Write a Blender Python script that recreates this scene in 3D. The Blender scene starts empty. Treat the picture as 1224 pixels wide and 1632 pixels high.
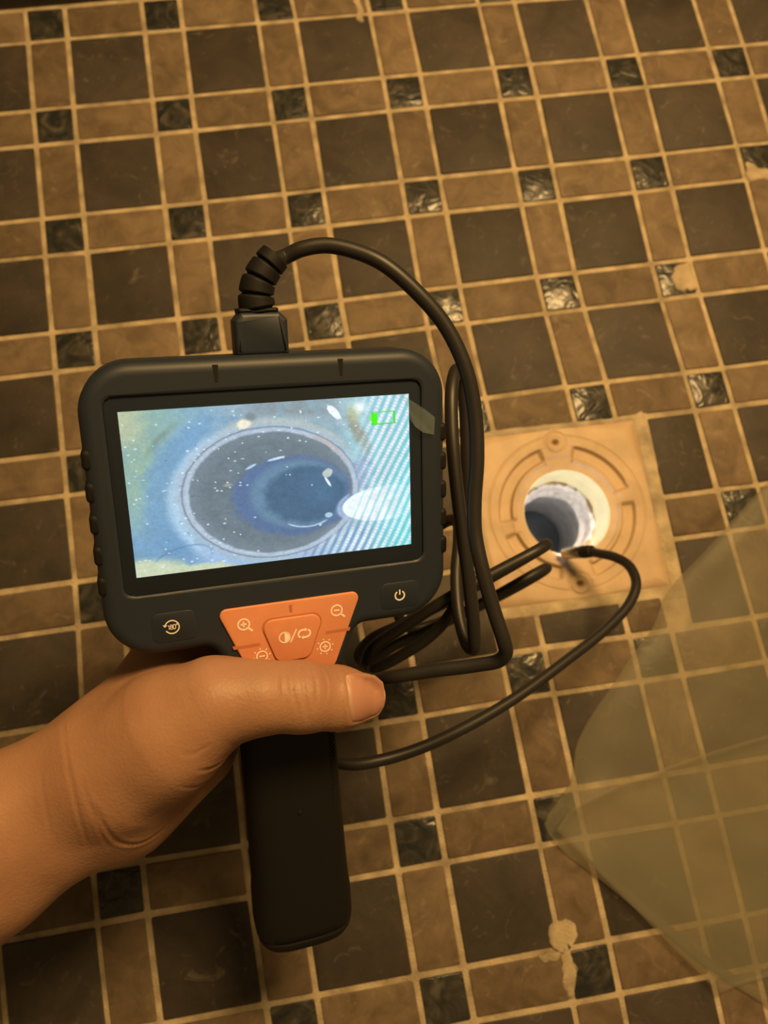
import bpy, math, random
import numpy as np
from mathutils import Matrix, Vector

random.seed(7)
rng = np.random.default_rng(11)
scene = bpy.context.scene
COL = scene.collection

CAM_LOC = (0.13138, -0.45345, 0.44241)
CAM_ROWS = [[0.98538, -0.16213, 0.05238], [-0.14727, -0.96507, -0.2167], [0.08568, 0.20581, -0.97483]]
DEV_ROT = [[0.97717, 0.09484, 0.19009], [0.00674, 0.88053, -0.47393], [-0.21233, 0.4644, 0.8598]]
DEV_LOC = [0.07552, -0.36185, 0.21377]
NODES = {(1, 0): (1.7, -76.4), (1, 1): (77.4, -77.5), (1, 2): (153.6, -77.5), (2, 1): (77.7, -156.9), (2, 2): (153.0, -157.7), (2, 0): (2.0, -156.4), (0, 0): (2.5, 2.0), (0, 1): (78.6, 1.6), (1, 3): (231.9, -77.5), (1, 4): (307.3, -78.6), (1, 5): (384.2, -79.8), (1, 6): (461.3, -80.8), (2, 3): (229.8, -157.4), (2, 4): (305.2, -158.8), (2, 5): (382.0, -159.3), (3, 0): (2.2, -233.2), (3, 1): (77.8, -235.1), (3, 2): (152.2, -236.3), (3, 4): (301.8, -237.8), (3, 5): (379.2, -237.7), (3, 3): (228.7, -235.9), (4, 4): (309.1, -310.1), (4, 5): (384.0, -313.5), (5, 5): (384.8, -390.2), (6, 4): (311.4, -467.9), (6, 3): (235.2, -464.0), (6, 2): (160.6, -466.1), (7, 2): (158.1, -541.3), (7, 3): (236.8, -542.1), (7, 4): (313.1, -544.7), (8, 3): (239.2, -621.1), (8, 2): (158.9, -619.5), (7, 0): (-0.2, -539.4)}
HAND_CHAINS = {
    'forearm_radial': [(-17.6, -122.5, -8.0, 20.5), (-59.7, -139.8, -8.0, 20.5), (-119.7, -170.1, -6.0, 27.0), (-220.1, -226.0, 0.0, 36.0)],
    'forearm_ulnar': [(-19.6, -139.7, -10.0, 18.5), (-62.5, -158.4, -8.0, 20.0), (-123.8, -191.8, -6.0, 27.0), (-226.3, -249.3, 0.0, 36.0)],
    'thenar': [(-11.9, -122.6, -2.0, 21.0), (4.9, -108.8, 4.0, 18.5), (21.1, -97.9, 9.0, 13.0)],
    'thumb': [(21.1, -97.5, 9.8, 12.8), (35.4, -97.5, 12.8, 12.1), (49.3, -99.7, 13.0, 11.9), (62.8, -103.4, 11.8, 10.8), (71.8, -105.7, 10.2, 8.6)],
    'index_palm': [(-12.7, -120.3, -14.0, 17.0), (13.9, -91.1, -36.0, 12.5)],
    'middle_palm': [(-12.8, -130.4, -20.0, 16.0), (22.8, -102.9, -40.0, 12.0)],
    'ring_palm': [(-14.0, -142.1, -22.0, 16.0), (26.2, -117.3, -41.0, 11.5)],
    'little_palm': [(-13.3, -145.6, -18.0, 16.0), (25.2, -133.1, -39.0, 11.0)],
    'hypothenar': [(-13.6, -144.1, -12.0, 16.5), (14.2, -136.7, -25.0, 13.0)],
    'web': [(7.7, -102.7, -16.0, 10.0), (20.3, -105.1, -34.0, 9.0)],
    'index_finger': [(13.9, -91.5, -37.0, 11.0), (41.1, -73.9, -35.0, 9.3), (60.9, -65.4, -32.5, 8.5), (73.3, -61.3, -31.0, 7.5)],
    'middle_finger': [(22.8, -102.9, -40.0, 11.0), (52.9, -91.4, -38.0, 9.5), (73.4, -88.3, -36.0, 8.6), (85.8, -86.1, -32.5, 7.6)],
    'ring_finger': [(26.2, -117.3, -41.0, 10.5), (51.4, -116.2, -38.0, 9.0), (65.7, -116.4, -37.0, 8.2), (70.8, -116.8, -36.0, 7.4)],
    'little_finger': [(25.2, -133.1, -39.0, 10.0), (50.2, -132.7, -37.0, 8.5), (65.9, -133.0, -35.5, 7.5), (73.1, -132.8, -34.0, 6.6)],
}
CREASES = [
    (0.32, 0.50, [(42.7, -86.0), (41.4, -90.7), (42.2, -97.3)]),
    (0.36, 0.50, [(45.7, -84.7), (44.5, -90.8), (45.7, -98.4)]),
    (0.45, 0.50, [(49.4, -84.5), (48.6, -91.1), (48.5, -97.3), (49.1, -103.2)]),
    (0.32, 0.50, [(52.5, -86.0), (52.8, -91.9), (51.2, -98.5)]),
    (0.28, 0.50, [(56.2, -88.5), (56.6, -93.2), (55.1, -97.5)]),
    (0.55, 0.65, [(28.2, -114.6), (23.4, -116.5), (17.6, -116.2), (12.1, -113.6)]),
    (0.32, 0.60, [(28.4, -119.1), (20.2, -123.7), (12.2, -122.8), (5.9, -118.0)]),
    (0.28, 0.60, [(26.0, -124.8), (16.7, -129.4), (8.3, -128.1), (2.9, -124.4)]),
    (0.30, 0.70, [(21.2, -131.0), (13.2, -134.7), (5.7, -133.9)]),
    (0.25, 0.60, [(17.0, -104.5), (11.6, -106.9), (7.7, -105.3)]),
    (0.28, 0.60, [(-29.0, -99.8), (-26.4, -115.5), (-25.1, -130.0), (-24.4, -142.4)]),
    (0.32, 0.60, [(-23.2, -113.9), (-21.0, -125.5), (-19.3, -136.3), (-17.9, -143.4)]),
    (0.55, 0.70, [(-20.4, -121.9), (-17.7, -133.2), (-14.5, -141.5), (-8.8, -146.0), (-0.5, -146.7)]),
    (0.20, 0.60, [(-36.2, -112.5), (-35.3, -125.5), (-34.6, -134.8)]),
]
NAIL = [(64.1, -92.4), (69.1, -92.8), (74.9, -94.6), (77.8, -97.8), (78.6, -102.8), (77.8, -107.5), (74.9, -109.9), (69.2, -109.7), (64.2, -107.8), (63.4, -100.3)]
CABLE = [(129.3, -318.6, 208.1), (132.9, -314.4, 210.3), (139.0, -313.3, 212.1), (147.3, -313.4, 212.8), (156.2, -316.7, 212.9), (164.8, -322.2, 212.5), (174.9, -332.3, 209.2), (183.1, -343.3, 204.5), (188.3, -357.1, 199.0), (189.8, -371.5, 193.0), (188.7, -385.7, 187.9), (186.0, -399.8, 182.6), (184.8, -410.2, 179.3), (185.4, -422.3, 176.8), (187.4, -436.6, 172.9), (189.6, -448.3, 169.6), (190.1, -452.2, 166.8), (187.9, -454.6, 163.0), (180.4, -454.9, 159.2), (164.9, -454.3, 153.8), (148.9, -454.1, 146.3), (143.0, -453.8, 127.4), (141.2, -449.9, 105.5), (146.1, -441.1, 99.6), (161.9, -433.6, 102.6), (183.5, -424.6, 110.5), (206.7, -416.8, 114.1), (223.1, -411.4, 114.7), (229.2, -408.8, 110.6), (229.1, -409.0, 103.4), (213.6, -414.8, 96.7), (186.4, -424.2, 90.3), (162.2, -431.5, 84.6), (147.0, -436.0, 80.2), (140.9, -442.1, 74.3), (144.4, -445.4, 67.8), (158.9, -439.8, 70.2), (180.9, -434.0, 73.4), (209.5, -425.0, 77.8), (229.2, -417.9, 78.9), (237.6, -415.2, 74.1), (236.7, -416.3, 65.6), (216.5, -423.5, 60.2), (189.7, -430.8, 58.4), (166.9, -432.1, 62.3), (162.5, -417.1, 73.3), (174.9, -397.4, 90.8), (184.8, -391.9, 103.1), (188.9, -391.3, 109.8), (191.0, -393.7, 115.6), (189.6, -401.9, 118.8), (185.3, -417.9, 120.2), (183.1, -435.1, 122.6), (183.6, -446.6, 127.4), (184.7, -448.6, 134.2), (185.0, -440.6, 141.1), (185.1, -424.2, 148.6), (184.8, -405.6, 155.6), (185.2, -384.7, 161.1), (186.8, -365.8, 164.2), (189.5, -350.9, 164.5), (193.7, -341.6, 159.7), (197.2, -341.5, 151.8), (197.4, -352.6, 145.3), (195.9, -371.6, 137.1), (193.9, -390.9, 128.7), (190.7, -410.6, 120.2), (185.0, -427.7, 112.0), (173.4, -438.9, 104.5), (155.9, -446.7, 97.2), (135.5, -452.9, 89.0), (119.8, -462.8, 85.5), (116.6, -475.7, 89.7), (121.1, -483.9, 95.5), (130.0, -487.2, 98.7), (140.7, -487.6, 99.6), (157.6, -486.3, 96.2), (182.1, -481.4, 87.1), (208.8, -473.0, 78.9), (238.1, -460.7, 69.7), (264.3, -448.6, 61.2), (281.3, -437.8, 55.7), (289.0, -428.1, 51.3), (290.3, -418.0, 44.3), (286.8, -411.3, 36.2), (281.9, -407.0, 27.4), (278.3, -404.3, 21.5)]
PROBE_TIP = (270.2, -401.2, 4.0)
FILM_EDGE = [(443.7, -350.9), (405.4, -375.7), (353.8, -412.8), (325.4, -432.9), (311.0, -452.7), (294.5, -466.3), (282.3, -478.5), (266.0, -493.3), (253.5, -508.4), (248.1, -524.3), (234.7, -537.0), (227.9, -544.0), (232.3, -556.1), (253.6, -579.1), (278.6, -607.2), (300.5, -631.2), (327.2, -654.3), (355.5, -684.9)]
FILM_FOLD = [(232.4, -547.4), (243.3, -538.5), (264.4, -532.1), (287.1, -528.3), (325.4, -522.2), (365.3, -518.6), (407.2, -513.3)]
SMEARS = [[(380.9, -230.0), (386.9, -226.3), (392.8, -226.7), (393.3, -234.9), (393.8, -246.1), (388.6, -246.7), (378.8, -245.0), (378.9, -241.4), (377.7, -235.9)], [(448.7, -157.5), (453.5, -161.0), (459.0, -165.6), (466.4, -167.9), (464.5, -174.4), (447.2, -172.7)], [(218.4, -597.0), (222.8, -592.5), (229.6, -592.8), (234.4, -596.1), (233.8, -602.2), (229.3, -606.9), (228.9, -615.1), (231.5, -618.6), (228.1, -623.2), (226.7, -631.3), (222.7, -632.4), (222.0, -621.5), (223.9, -609.6), (218.9, -604.1)], [(211.9, -608.1), (216.3, -606.7), (223.5, -608.3), (223.9, -612.7), (217.2, -612.1), (212.7, -611.0)], [(206.6, -0.6), (211.9, -0.2), (213.6, -11.8), (210.7, -21.8), (208.4, -17.4), (208.1, -8.1)]]


# ------------------------------------------------------------------ camera, world, lights, exposure
cam_data = bpy.data.cameras.new('camera')
cam_data.sensor_fit = 'VERTICAL'
cam_data.sensor_height = 24.0
cam_data.sensor_width = 18.0
cam_data.lens = 24.0 * 1230.0 / 1632.0
cam_data.clip_start = 0.005
cam = bpy.data.objects.new('camera', cam_data)
COL.objects.link(cam)
_r = CAM_ROWS
cam.matrix_world = Matrix(((_r[0][0], -_r[1][0], -_r[2][0], CAM_LOC[0]),
                           (_r[0][1], -_r[1][1], -_r[2][1], CAM_LOC[1]),
                           (_r[0][2], -_r[1][2], -_r[2][2], CAM_LOC[2]),
                           (0, 0, 0, 1)))
cam_data.dof.use_dof = True
cam_data.dof.focus_distance = 0.262
cam_data.dof.aperture_fstop = 8.0
scene.camera = cam

world = bpy.data.worlds.new('room_light')
scene.world = world
world.use_nodes = True
bgn = world.node_tree.nodes['Background']
bgn.inputs['Color'].default_value = (1.0, 0.62, 0.235, 1)
bgn.inputs['Strength'].default_value = 0.17

ld = bpy.data.lights.new('low_lamp_light', 'AREA')
ld.shape = 'DISK'
ld.size = 0.30
ld.color = (1.0, 0.62, 0.235)
ld.energy = 14.8
lo = bpy.data.objects.new('low_lamp_light', ld)
COL.objects.link(lo)
lo.location = (0.42, -0.05, 0.88)  # unseen lamp, set low so brightness falls off towards the near floor
lo.rotation_euler = (Vector((0.2, -0.4, 0.0)) - Vector(lo.location)).to_track_quat('-Z', 'Y').to_euler()

vs = scene.view_settings
vs.view_transform = 'Standard'
vs.look = 'None'
vs.gamma = 1.0
vs.exposure = 0.0
vs.use_curve_mapping = False
scene.display_settings.display_device = 'sRGB'

MM = 0.001

# ------------------------------------------------------------------ helpers
def empty(name, matrix):
    o = bpy.data.objects.new(name, None)
    o.empty_display_size = 0.02
    COL.objects.link(o)
    o.matrix_world = matrix
    return o

def tag(o, label=None, cat=None, group=None, kind=None):
    for k, v in (('label', label), ('category', cat), ('group', group), ('kind', kind)):
        if v:
            o[k] = v
    return o

def mesh_obj(name, verts, faces, mat, parent=None, smooth=True, offset=(0, 0, 0), angle=None):
    """verts in millimetres in the parent's frame, `offset` (mm) is the parent's origin in that frame"""
    v = (np.asarray(verts, float) - np.asarray(offset, float)) * MM
    me = bpy.data.meshes.new(name)
    me.from_pydata(v.tolist(), [], [list(map(int, f)) for f in faces])
    me.update()
    if smooth:
        me.polygons.foreach_set('use_smooth', np.ones(len(me.polygons), bool))
        if angle:
            me.set_sharp_from_angle(angle=math.radians(angle))
    me.materials.append(mat)
    o = bpy.data.objects.new(name, me)
    COL.objects.link(o)
    if parent is not None:
        o.parent = parent
    return o

def fillet(poly, radii, seg=8):
    """round the corners of a closed polygon (either turn); returns dense points"""
    n = len(poly); out = []
    for i in range(n):
        p = np.array(poly[i], float); a = np.array(poly[i - 1], float); b = np.array(poly[(i + 1) % n], float)
        r = radii[i] if isinstance(radii, (list, tuple)) else radii
        u = (a - p) / np.linalg.norm(a - p); w = (b - p) / np.linalg.norm(b - p)
        ang = math.acos(max(-1, min(1, float(u @ w))))
        if r <= 0 or ang > math.pi - 0.02:
            out.append(p); continue
        d = r / math.tan(ang / 2)
        d = min(d, 0.49 * np.linalg.norm(a - p), 0.49 * np.linalg.norm(b - p))
        r = d * math.tan(ang / 2)
        bis = (u + w) / np.linalg.norm(u + w)
        c = p + bis * (r / math.sin(ang / 2))
        s = p + u * d - c; e = p + w * d - c
        a0 = math.atan2(s[1], s[0]); a1 = math.atan2(e[1], e[0])
        da = (a1 - a0 + math.pi) % (2 * math.pi) - math.pi
        for k in range(seg + 1):
            t = a0 + da * k / seg
            out.append(c + r * np.array([math.cos(t), math.sin(t)]))
    return np.array(out)

def offset_poly(pts, d):
    """move a closed CCW outline inward by d (mitred)"""
    p = np.asarray(pts, float)
    e0 = p - np.roll(p, 1, 0); e1 = np.roll(p, -1, 0) - p
    n0 = np.c_[-e0[:, 1], e0[:, 0]]; n1 = np.c_[-e1[:, 1], e1[:, 0]]
    n0 /= np.linalg.norm(n0, axis=1)[:, None] + 1e-12; n1 /= np.linalg.norm(n1, axis=1)[:, None] + 1e-12
    m = n0 + n1
    m /= np.linalg.norm(m, axis=1)[:, None] + 1e-12
    c = np.clip((m * n0).sum(1), 0.4, 1)
    return p + m * (d / c)[:, None]

def densify(pts, step):
    pts = np.asarray(pts, float); out = []
    for i in range(len(pts)):
        a, b = pts[i], pts[(i + 1) % len(pts)]
        k = max(1, int(np.linalg.norm(b - a) / step))
        for j in range(k):
            out.append(a + (b - a) * j / k)
    return np.array(out)

def stack_loops(loops, cap0=True, cap1=True):
    """loops: list of (N,3); returns verts, faces"""
    n = len(loops[0]); V = np.concatenate(loops); F = []
    for k in range(len(loops) - 1):
        for i in range(n):
            j = (i + 1) % n
            F.append((k * n + i, k * n + j, (k + 1) * n + j, (k + 1) * n + i))
    if cap0:
        F.append(tuple(range(n - 1, -1, -1)))
    if cap1:
        b = (len(loops) - 1) * n
        F.append(tuple(b + i for i in range(n)))
    return V, F

def lift(p2, z):
    return np.c_[p2, np.full(len(p2), float(z))]

def slab(outline, z0, z1, r0=0.0, r1=0.0, seg=4):
    """extruded outline from z0 (back) to z1 (front) with rounded edges r0, r1"""
    loops = []
    if r0 > 0:
        for k in range(seg + 1):
            t = math.pi / 2 * k / seg
            loops.append(lift(offset_poly(outline, r0 * (1 - math.sin(t))), z0 + r0 * (1 - math.cos(t))))
    else:
        loops.append(lift(outline, z0))
    if r1 > 0:
        for k in range(seg + 1):
            t = math.pi / 2 * k / seg
            loops.append(lift(offset_poly(outline, r1 * (1 - math.cos(t))), z1 - r1 + r1 * math.sin(t)))
    else:
        loops.append(lift(outline, z1))
    return stack_loops(loops)

def catmull(P, per=10):
    P = np.asarray(P, float); n = len(P)
    Q = np.vstack([2 * P[0] - P[1], P, 2 * P[-1] - P[-2]]); out = []
    for i in range(n - 1):
        p0, p1, p2, p3 = Q[i:i + 4]
        d = [max(np.linalg.norm(b - a), 1e-6) ** 0.5 for a, b in ((p0, p1), (p1, p2), (p2, p3))]
        t0, t1 = 0, d[0]; t2 = t1 + d[1]; t3 = t2 + d[2]
        for k in range(per):
            t = t1 + (t2 - t1) * k / per
            A1 = (t1 - t) / (t1 - t0) * p0 + (t - t0) / (t1 - t0) * p1
            A2 = (t2 - t) / (t2 - t1) * p1 + (t - t1) / (t2 - t1) * p2
            A3 = (t3 - t) / (t3 - t2) * p2 + (t - t2) / (t3 - t2) * p3
            B1 = (t2 - t) / (t2 - t0) * A1 + (t - t0) / (t2 - t0) * A2
            B2 = (t3 - t) / (t3 - t1) * A2 + (t - t1) / (t3 - t1) * A3
            out.append((t2 - t) / (t2 - t1) * B1 + (t - t1) / (t2 - t1) * B2)
    out.append(P[-1])
    return np.array(out)

def sweep(path, radius, nr=14, cap=True, squash=None):
    path = np.asarray(path, float); n = len(path)
    r = np.full(n, radius, float) if np.isscalar(radius) else np.asarray(radius, float)
    T = np.gradient(path, axis=0); T /= np.linalg.norm(T, axis=1)[:, None] + 1e-12
    ref = np.array([0, 0, 1.0]) if abs(T[0][2]) < 0.9 else np.array([1.0, 0, 0])
    N = np.cross(T[0], ref); N /= np.linalg.norm(N)
    loops = []
    for i in range(n):
        N = N - T[i] * (N @ T[i]); N /= np.linalg.norm(N)
        B = np.cross(T[i], N)
        a = np.linspace(0, 2 * math.pi, nr, endpoint=False)
        loops.append(path[i] + r[i] * (np.cos(a)[:, None] * N + np.sin(a)[:, None] * B))
    return stack_loops(loops, cap, cap)

def ribbon(pts, w, z0, z1, closed=False):
    """flat stroke of width w around a polyline, as a thin solid"""
    p = np.asarray(pts, float); n = len(p)
    if closed:
        t = np.roll(p, -1, 0) - np.roll(p, 1, 0)
    else:
        t = np.gradient(p, axis=0)
    t /= np.linalg.norm(t, axis=1)[:, None] + 1e-12
    m = np.c_[-t[:, 1], t[:, 0]] * w / 2
    A = p + m; B = p - m
    V = np.concatenate([lift(A, z1), lift(B, z1), lift(A, z0), lift(B, z0)]); F = []
    for i in range(n if closed else n - 1):
        j = (i + 1) % n
        F += [(i, i + n, j + n, j), (i + 2 * n, j + 2 * n, j + 3 * n, i + 3 * n),
              (i, j, j + 2 * n, i + 2 * n), (i + n, i + 3 * n, j + 3 * n, j + n)]
    if not closed:
        F += [(0, 2 * n, 3 * n, n), (n - 1, 2 * n - 1, 4 * n - 1, 3 * n - 1)]
    return V, F

def join(parts):
    V = []; F = []; k = 0
    for v, f in parts:
        V.append(np.asarray(v, float)); F += [tuple(i + k for i in q) for q in f]; k += len(v)
    return np.concatenate(V), F

def arc(cx, cy, r, a0, a1, n=28):
    t = np.radians(np.linspace(a0, a1, n))
    return np.c_[cx + r * np.cos(t), cy + r * np.sin(t)]

def vnoise(x, y, seed=0):
    """smooth value noise in 2-D, -1..1"""
    x = np.asarray(x, float); y = np.asarray(y, float)
    def h(i, j):
        s = np.sin(i * 127.1 + j * 311.7 + seed * 74.7) * 43758.5453
        return (s - np.floor(s)) * 2 - 1
    i = np.floor(x); j = np.floor(y); fx = x - i; fy = y - j
    fx = fx * fx * (3 - 2 * fx); fy = fy * fy * (3 - 2 * fy)
    return ((h(i, j) * (1 - fx) + h(i + 1, j) * fx) * (1 - fy) + (h(i, j + 1) * (1 - fx) + h(i + 1, j + 1) * fx) * fy)

# ------------------------------------------------------------------ materials
def new_mat(name):
    m = bpy.data.materials.new(name); m.use_nodes = True
    nt = m.node_tree
    return m, nt, nt.nodes['Principled BSDF']

def plain(name, color, rough=0.5, metal=0.0, spec=0.5, noise=0.0, nscale=400, bump=0.0, bscale=800, bdist=0.0002):
    m, nt, b = new_mat(name)
    b.inputs['Base Color'].default_value = (*color, 1)
    b.inputs['Roughness'].default_value = rough
    b.inputs['Metallic'].default_value = metal
    b.inputs['Specular IOR Level'].default_value = spec
    if noise or bump:
        tc = nt.nodes.new('ShaderNodeNewGeometry')
    if noise:
        t = nt.nodes.new('ShaderNodeTexNoise'); t.inputs['Scale'].default_value = nscale; t.inputs['Detail'].default_value = 5
        nt.links.new(tc.outputs['Position'], t.inputs['Vector'])
        r = nt.nodes.new('ShaderNodeValToRGB')
        lo_, hi_ = 1 - noise, 1 + noise
        r.color_ramp.elements[0].position = 0.3; r.color_ramp.elements[1].position = 0.7
        r.color_ramp.elements[0].color = (*[c * lo_ for c in color], 1)
        r.color_ramp.elements[1].color = (*[c * hi_ for c in color], 1)
        nt.links.new(t.outputs['Fac'], r.inputs['Fac']); nt.links.new(r.outputs['Color'], b.inputs['Base Color'])
    if bump:
        t = nt.nodes.new('ShaderNodeTexNoise'); t.inputs['Scale'].default_value = bscale; t.inputs['Detail'].default_value = 3
        nt.links.new(tc.outputs['Position'], t.inputs['Vector'])
        bp = nt.nodes.new('ShaderNodeBump'); bp.inputs['Strength'].default_value = bump; bp.inputs['Distance'].default_value = bdist
        nt.links.new(t.outputs['Fac'], bp.inputs['Height']); nt.links.new(bp.outputs['Normal'], b.inputs['Normal'])
    return m

def tile_mat(name, dark, light, scuff, rough, scale, scuff_amt=0.5, bump=0.25, spec=0.4):
    """stone with cloudy grain, a shade of its own per tile and pale chalky scuffs"""
    m, nt, b = new_mat(name); L = nt.links.new
    geo = nt.nodes.new('ShaderNodeNewGeometry'); info = nt.nodes.new('ShaderNodeObjectInfo')
    off = nt.nodes.new('ShaderNodeVectorMath'); off.operation = 'ADD'
    mul = nt.nodes.new('ShaderNodeMath'); mul.operation = 'MULTIPLY'; mul.inputs[1].default_value = 3.0
    L(info.outputs['Random'], mul.inputs[0]); L(geo.outputs['Position'], off.inputs[0]); L(mul.outputs[0], off.inputs[1])
    n1 = nt.nodes.new('ShaderNodeTexNoise'); n1.inputs['Scale'].default_value = scale; n1.inputs['Detail'].default_value = 6; n1.inputs['Roughness'].default_value = 0.62
    n1.inputs['Distortion'].default_value = 0.6
    L(off.outputs[0], n1.inputs['Vector'])
    ramp = nt.nodes.new('ShaderNodeValToRGB')
    ramp.color_ramp.elements[0].position = 0.32; ramp.color_ramp.elements[0].color = (*dark, 1)
    ramp.color_ramp.elements[1].position = 0.72; ramp.color_ramp.elements[1].color = (*light, 1)
    L(n1.outputs['Fac'], ramp.inputs['Fac'])
    val = nt.nodes.new('ShaderNodeMapRange'); val.inputs['To Min'].default_value = 0.82; val.inputs['To Max'].default_value = 1.2
    L(info.outputs['Random'], val.inputs['Value'])
    hsv = nt.nodes.new('ShaderNodeHueSaturation'); L(ramp.outputs['Color'], hsv.inputs['Color']); L(val.outputs[0], hsv.inputs['Value'])
    n2 = nt.nodes.new('ShaderNodeTexNoise'); n2.inputs['Scale'].default_value = 75; n2.inputs['Detail'].default_value = 7; n2.inputs['Roughness'].default_value = 0.7; n2.inputs['Distortion'].default_value = 1.6
    L(off.outputs[0], n2.inputs['Vector'])
    r2 = nt.nodes.new('ShaderNodeValToRGB')
    r2.color_ramp.elements[0].position = 0.58; r2.color_ramp.elements[0].color = (0, 0, 0, 1)
    r2.color_ramp.elements[1].position = 0.76; r2.color_ramp.elements[1].color = (scuff_amt,) * 3 + (1,)
    L(n2.outputs['Fac'], r2.inputs['Fac'])
    mix = nt.nodes.new('ShaderNodeMix'); mix.data_type = 'RGBA'
    L(r2.outputs['Color'], mix.inputs[0]); L(hsv.outputs['Color'], mix.inputs[6]); mix.inputs[7].default_value = (*scuff, 1)
    L(mix.outputs[2], b.inputs['Base Color'])
    b.inputs['Roughness'].default_value = rough; b.inputs['Specular IOR Level'].default_value = spec
    n3 = nt.nodes.new('ShaderNodeTexNoise'); n3.inputs['Scale'].default_value = 380; n3.inputs['Detail'].default_value = 4
    L(off.outputs[0], n3.inputs['Vector'])
    bp = nt.nodes.new('ShaderNodeBump'); bp.inputs['Strength'].default_value = bump; bp.inputs['Distance'].default_value = 0.0006
    L(n3.outputs['Fac'], bp.inputs['Height']); L(bp.outputs['Normal'], b.inputs['Normal'])
    return m

def glass_tile_mat():
    m, nt, b = new_mat('marbled_glass_tile'); L = nt.links.new
    geo = nt.nodes.new('ShaderNodeNewGeometry'); info = nt.nodes.new('ShaderNodeObjectInfo')
    off = nt.nodes.new('ShaderNodeVectorMath'); off.operation = 'ADD'
    mul = nt.nodes.new('ShaderNodeMath'); mul.operation = 'MULTIPLY'; mul.inputs[1].default_value = 5.0
    L(info.outputs['Random'], mul.inputs[0]); L(geo.outputs['Position'], off.inputs[0]); L(mul.outputs[0], off.inputs[1])
    n1 = nt.nodes.new('ShaderNodeTexNoise'); n1.inputs['Scale'].default_value = 60; n1.inputs['Detail'].default_value = 4; n1.inputs['Distortion'].default_value = 2.2
    L(off.outputs[0], n1.inputs['Vector'])
    ramp = nt.nodes.new('ShaderNodeValToRGB')
    e = ramp.color_ramp.elements
    e[0].position = 0.40; e[0].color = (0.022, 0.024, 0.024, 1)
    e[1].position = 0.76; e[1].color = (0.115, 0.102, 0.085, 1)
    k = e.new(0.55); k.color = (0.045, 0.043, 0.038, 1)
    L(n1.outputs['Fac'], ramp.inputs['Fac']); L(ramp.outputs['Color'], b.inputs['Base Color'])
    b.inputs['Roughness'].default_value = 0.30; b.inputs['Specular IOR Level'].default_value = 0.35; b.inputs['Coat Weight'].default_value = 0.12; b.inputs['Coat Roughness'].default_value = 0.08
    n2 = nt.nodes.new('ShaderNodeTexNoise'); n2.inputs['Scale'].default_value = 85; n2.inputs['Detail'].default_value = 2; n2.inputs['Distortion'].default_value = 1.5
    L(off.outputs[0], n2.inputs['Vector'])
    bp = nt.nodes.new('ShaderNodeBump'); bp.inputs['Strength'].default_value = 0.45; bp.inputs['Distance'].default_value = 0.0025
    L(n2.outputs['Fac'], bp.inputs['Height']); L(bp.outputs['Normal'], b.inputs['Normal']); L(bp.outputs['Normal'], b.inputs['Coat Normal'])
    return m

M = {}
M['big'] = tile_mat('dark_stone_tile', (0.036, 0.031, 0.027), (0.072, 0.058, 0.047), (0.24, 0.21, 0.17), 0.6, 32, 0.5, spec=0.25)
M['rect'] = tile_mat('tan_stone_tile', (0.105, 0.076, 0.050), (0.205, 0.150, 0.098), (0.38, 0.32, 0.25), 0.65, 60, 0.4, spec=0.25)
M['glass'] = glass_tile_mat()
M['grout'] = plain('sanded_grout', (0.42, 0.345, 0.235), 0.9, noise=0.36, nscale=75, bump=0.9, bscale=700, bdist=0.0008, spec=0.2)
M['wall'] = tile_mat('dark_wall', (0.03, 0.027, 0.025), (0.045, 0.04, 0.036), (0.1, 0.09, 0.08), 0.6, 20, 0.2)
M['pvc'] = plain('beige_pvc', (0.50, 0.365, 0.235), 0.55, noise=0.14, nscale=60, bump=0.25, bscale=300, bdist=0.0004)
M['throat'] = plain('yellowed_white_pvc', (0.74, 0.66, 0.42), 0.45, noise=0.08, nscale=90)
M['pipe'] = plain('grey_pipe_wall', (0.36, 0.36, 0.38), 0.5, noise=0.25, nscale=120, bump=0.5, bscale=300, bdist=0.0006)
M['grime'] = plain('rusty_grime', (0.40, 0.25, 0.12), 0.8, noise=0.35, nscale=300, bump=0.8, bscale=500, bdist=0.001)
M['scale'] = plain('limescale_rim', (0.62, 0.58, 0.58), 0.7, noise=0.28, nscale=260, bump=0.9, bscale=420, bdist=0.001)
M['water'] = plain('standing_drain_water', (0.05, 0.06, 0.065), 0.06, bump=0.25, bscale=90, bdist=0.002)
M['hole'] = plain('screw_hole_shade', (0.10, 0.05, 0.025), 0.8)
M['house'] = plain('charcoal_plastic', (0.016, 0.023, 0.037), 0.5, bump=0.12, bscale=1800, bdist=0.0001, spec=0.4)  # blue tint in the base stands in for screen glare on the casing
M['rubber'] = plain('black_rubber', (0.008, 0.0075, 0.008), 0.62, bump=0.2, bscale=1500, bdist=0.0001, spec=0.25)
M['cable'] = plain('black_cable_sheath', (0.018, 0.017, 0.017), 0.45, spec=0.4)
M['glassblack'] = plain('black_screen_glass', (0.016, 0.022, 0.034), 0.25, spec=0.2)
M['orange'] = plain('orange_silicone', (0.62, 0.25, 0.135), 0.55, noise=0.04, nscale=200, spec=0.3)
M['orange_shaded'] = plain('orange_silicone_shaded', (0.45, 0.16, 0.085), 0.6, spec=0.3)  # darker copy of the orange, groove shade put into the colour
M['print'] = plain('cream_print', (0.85, 0.80, 0.74), 0.6)
M['steel'] = plain('brushed_steel', (0.45, 0.43, 0.40), 0.28, metal=1.0)

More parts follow.
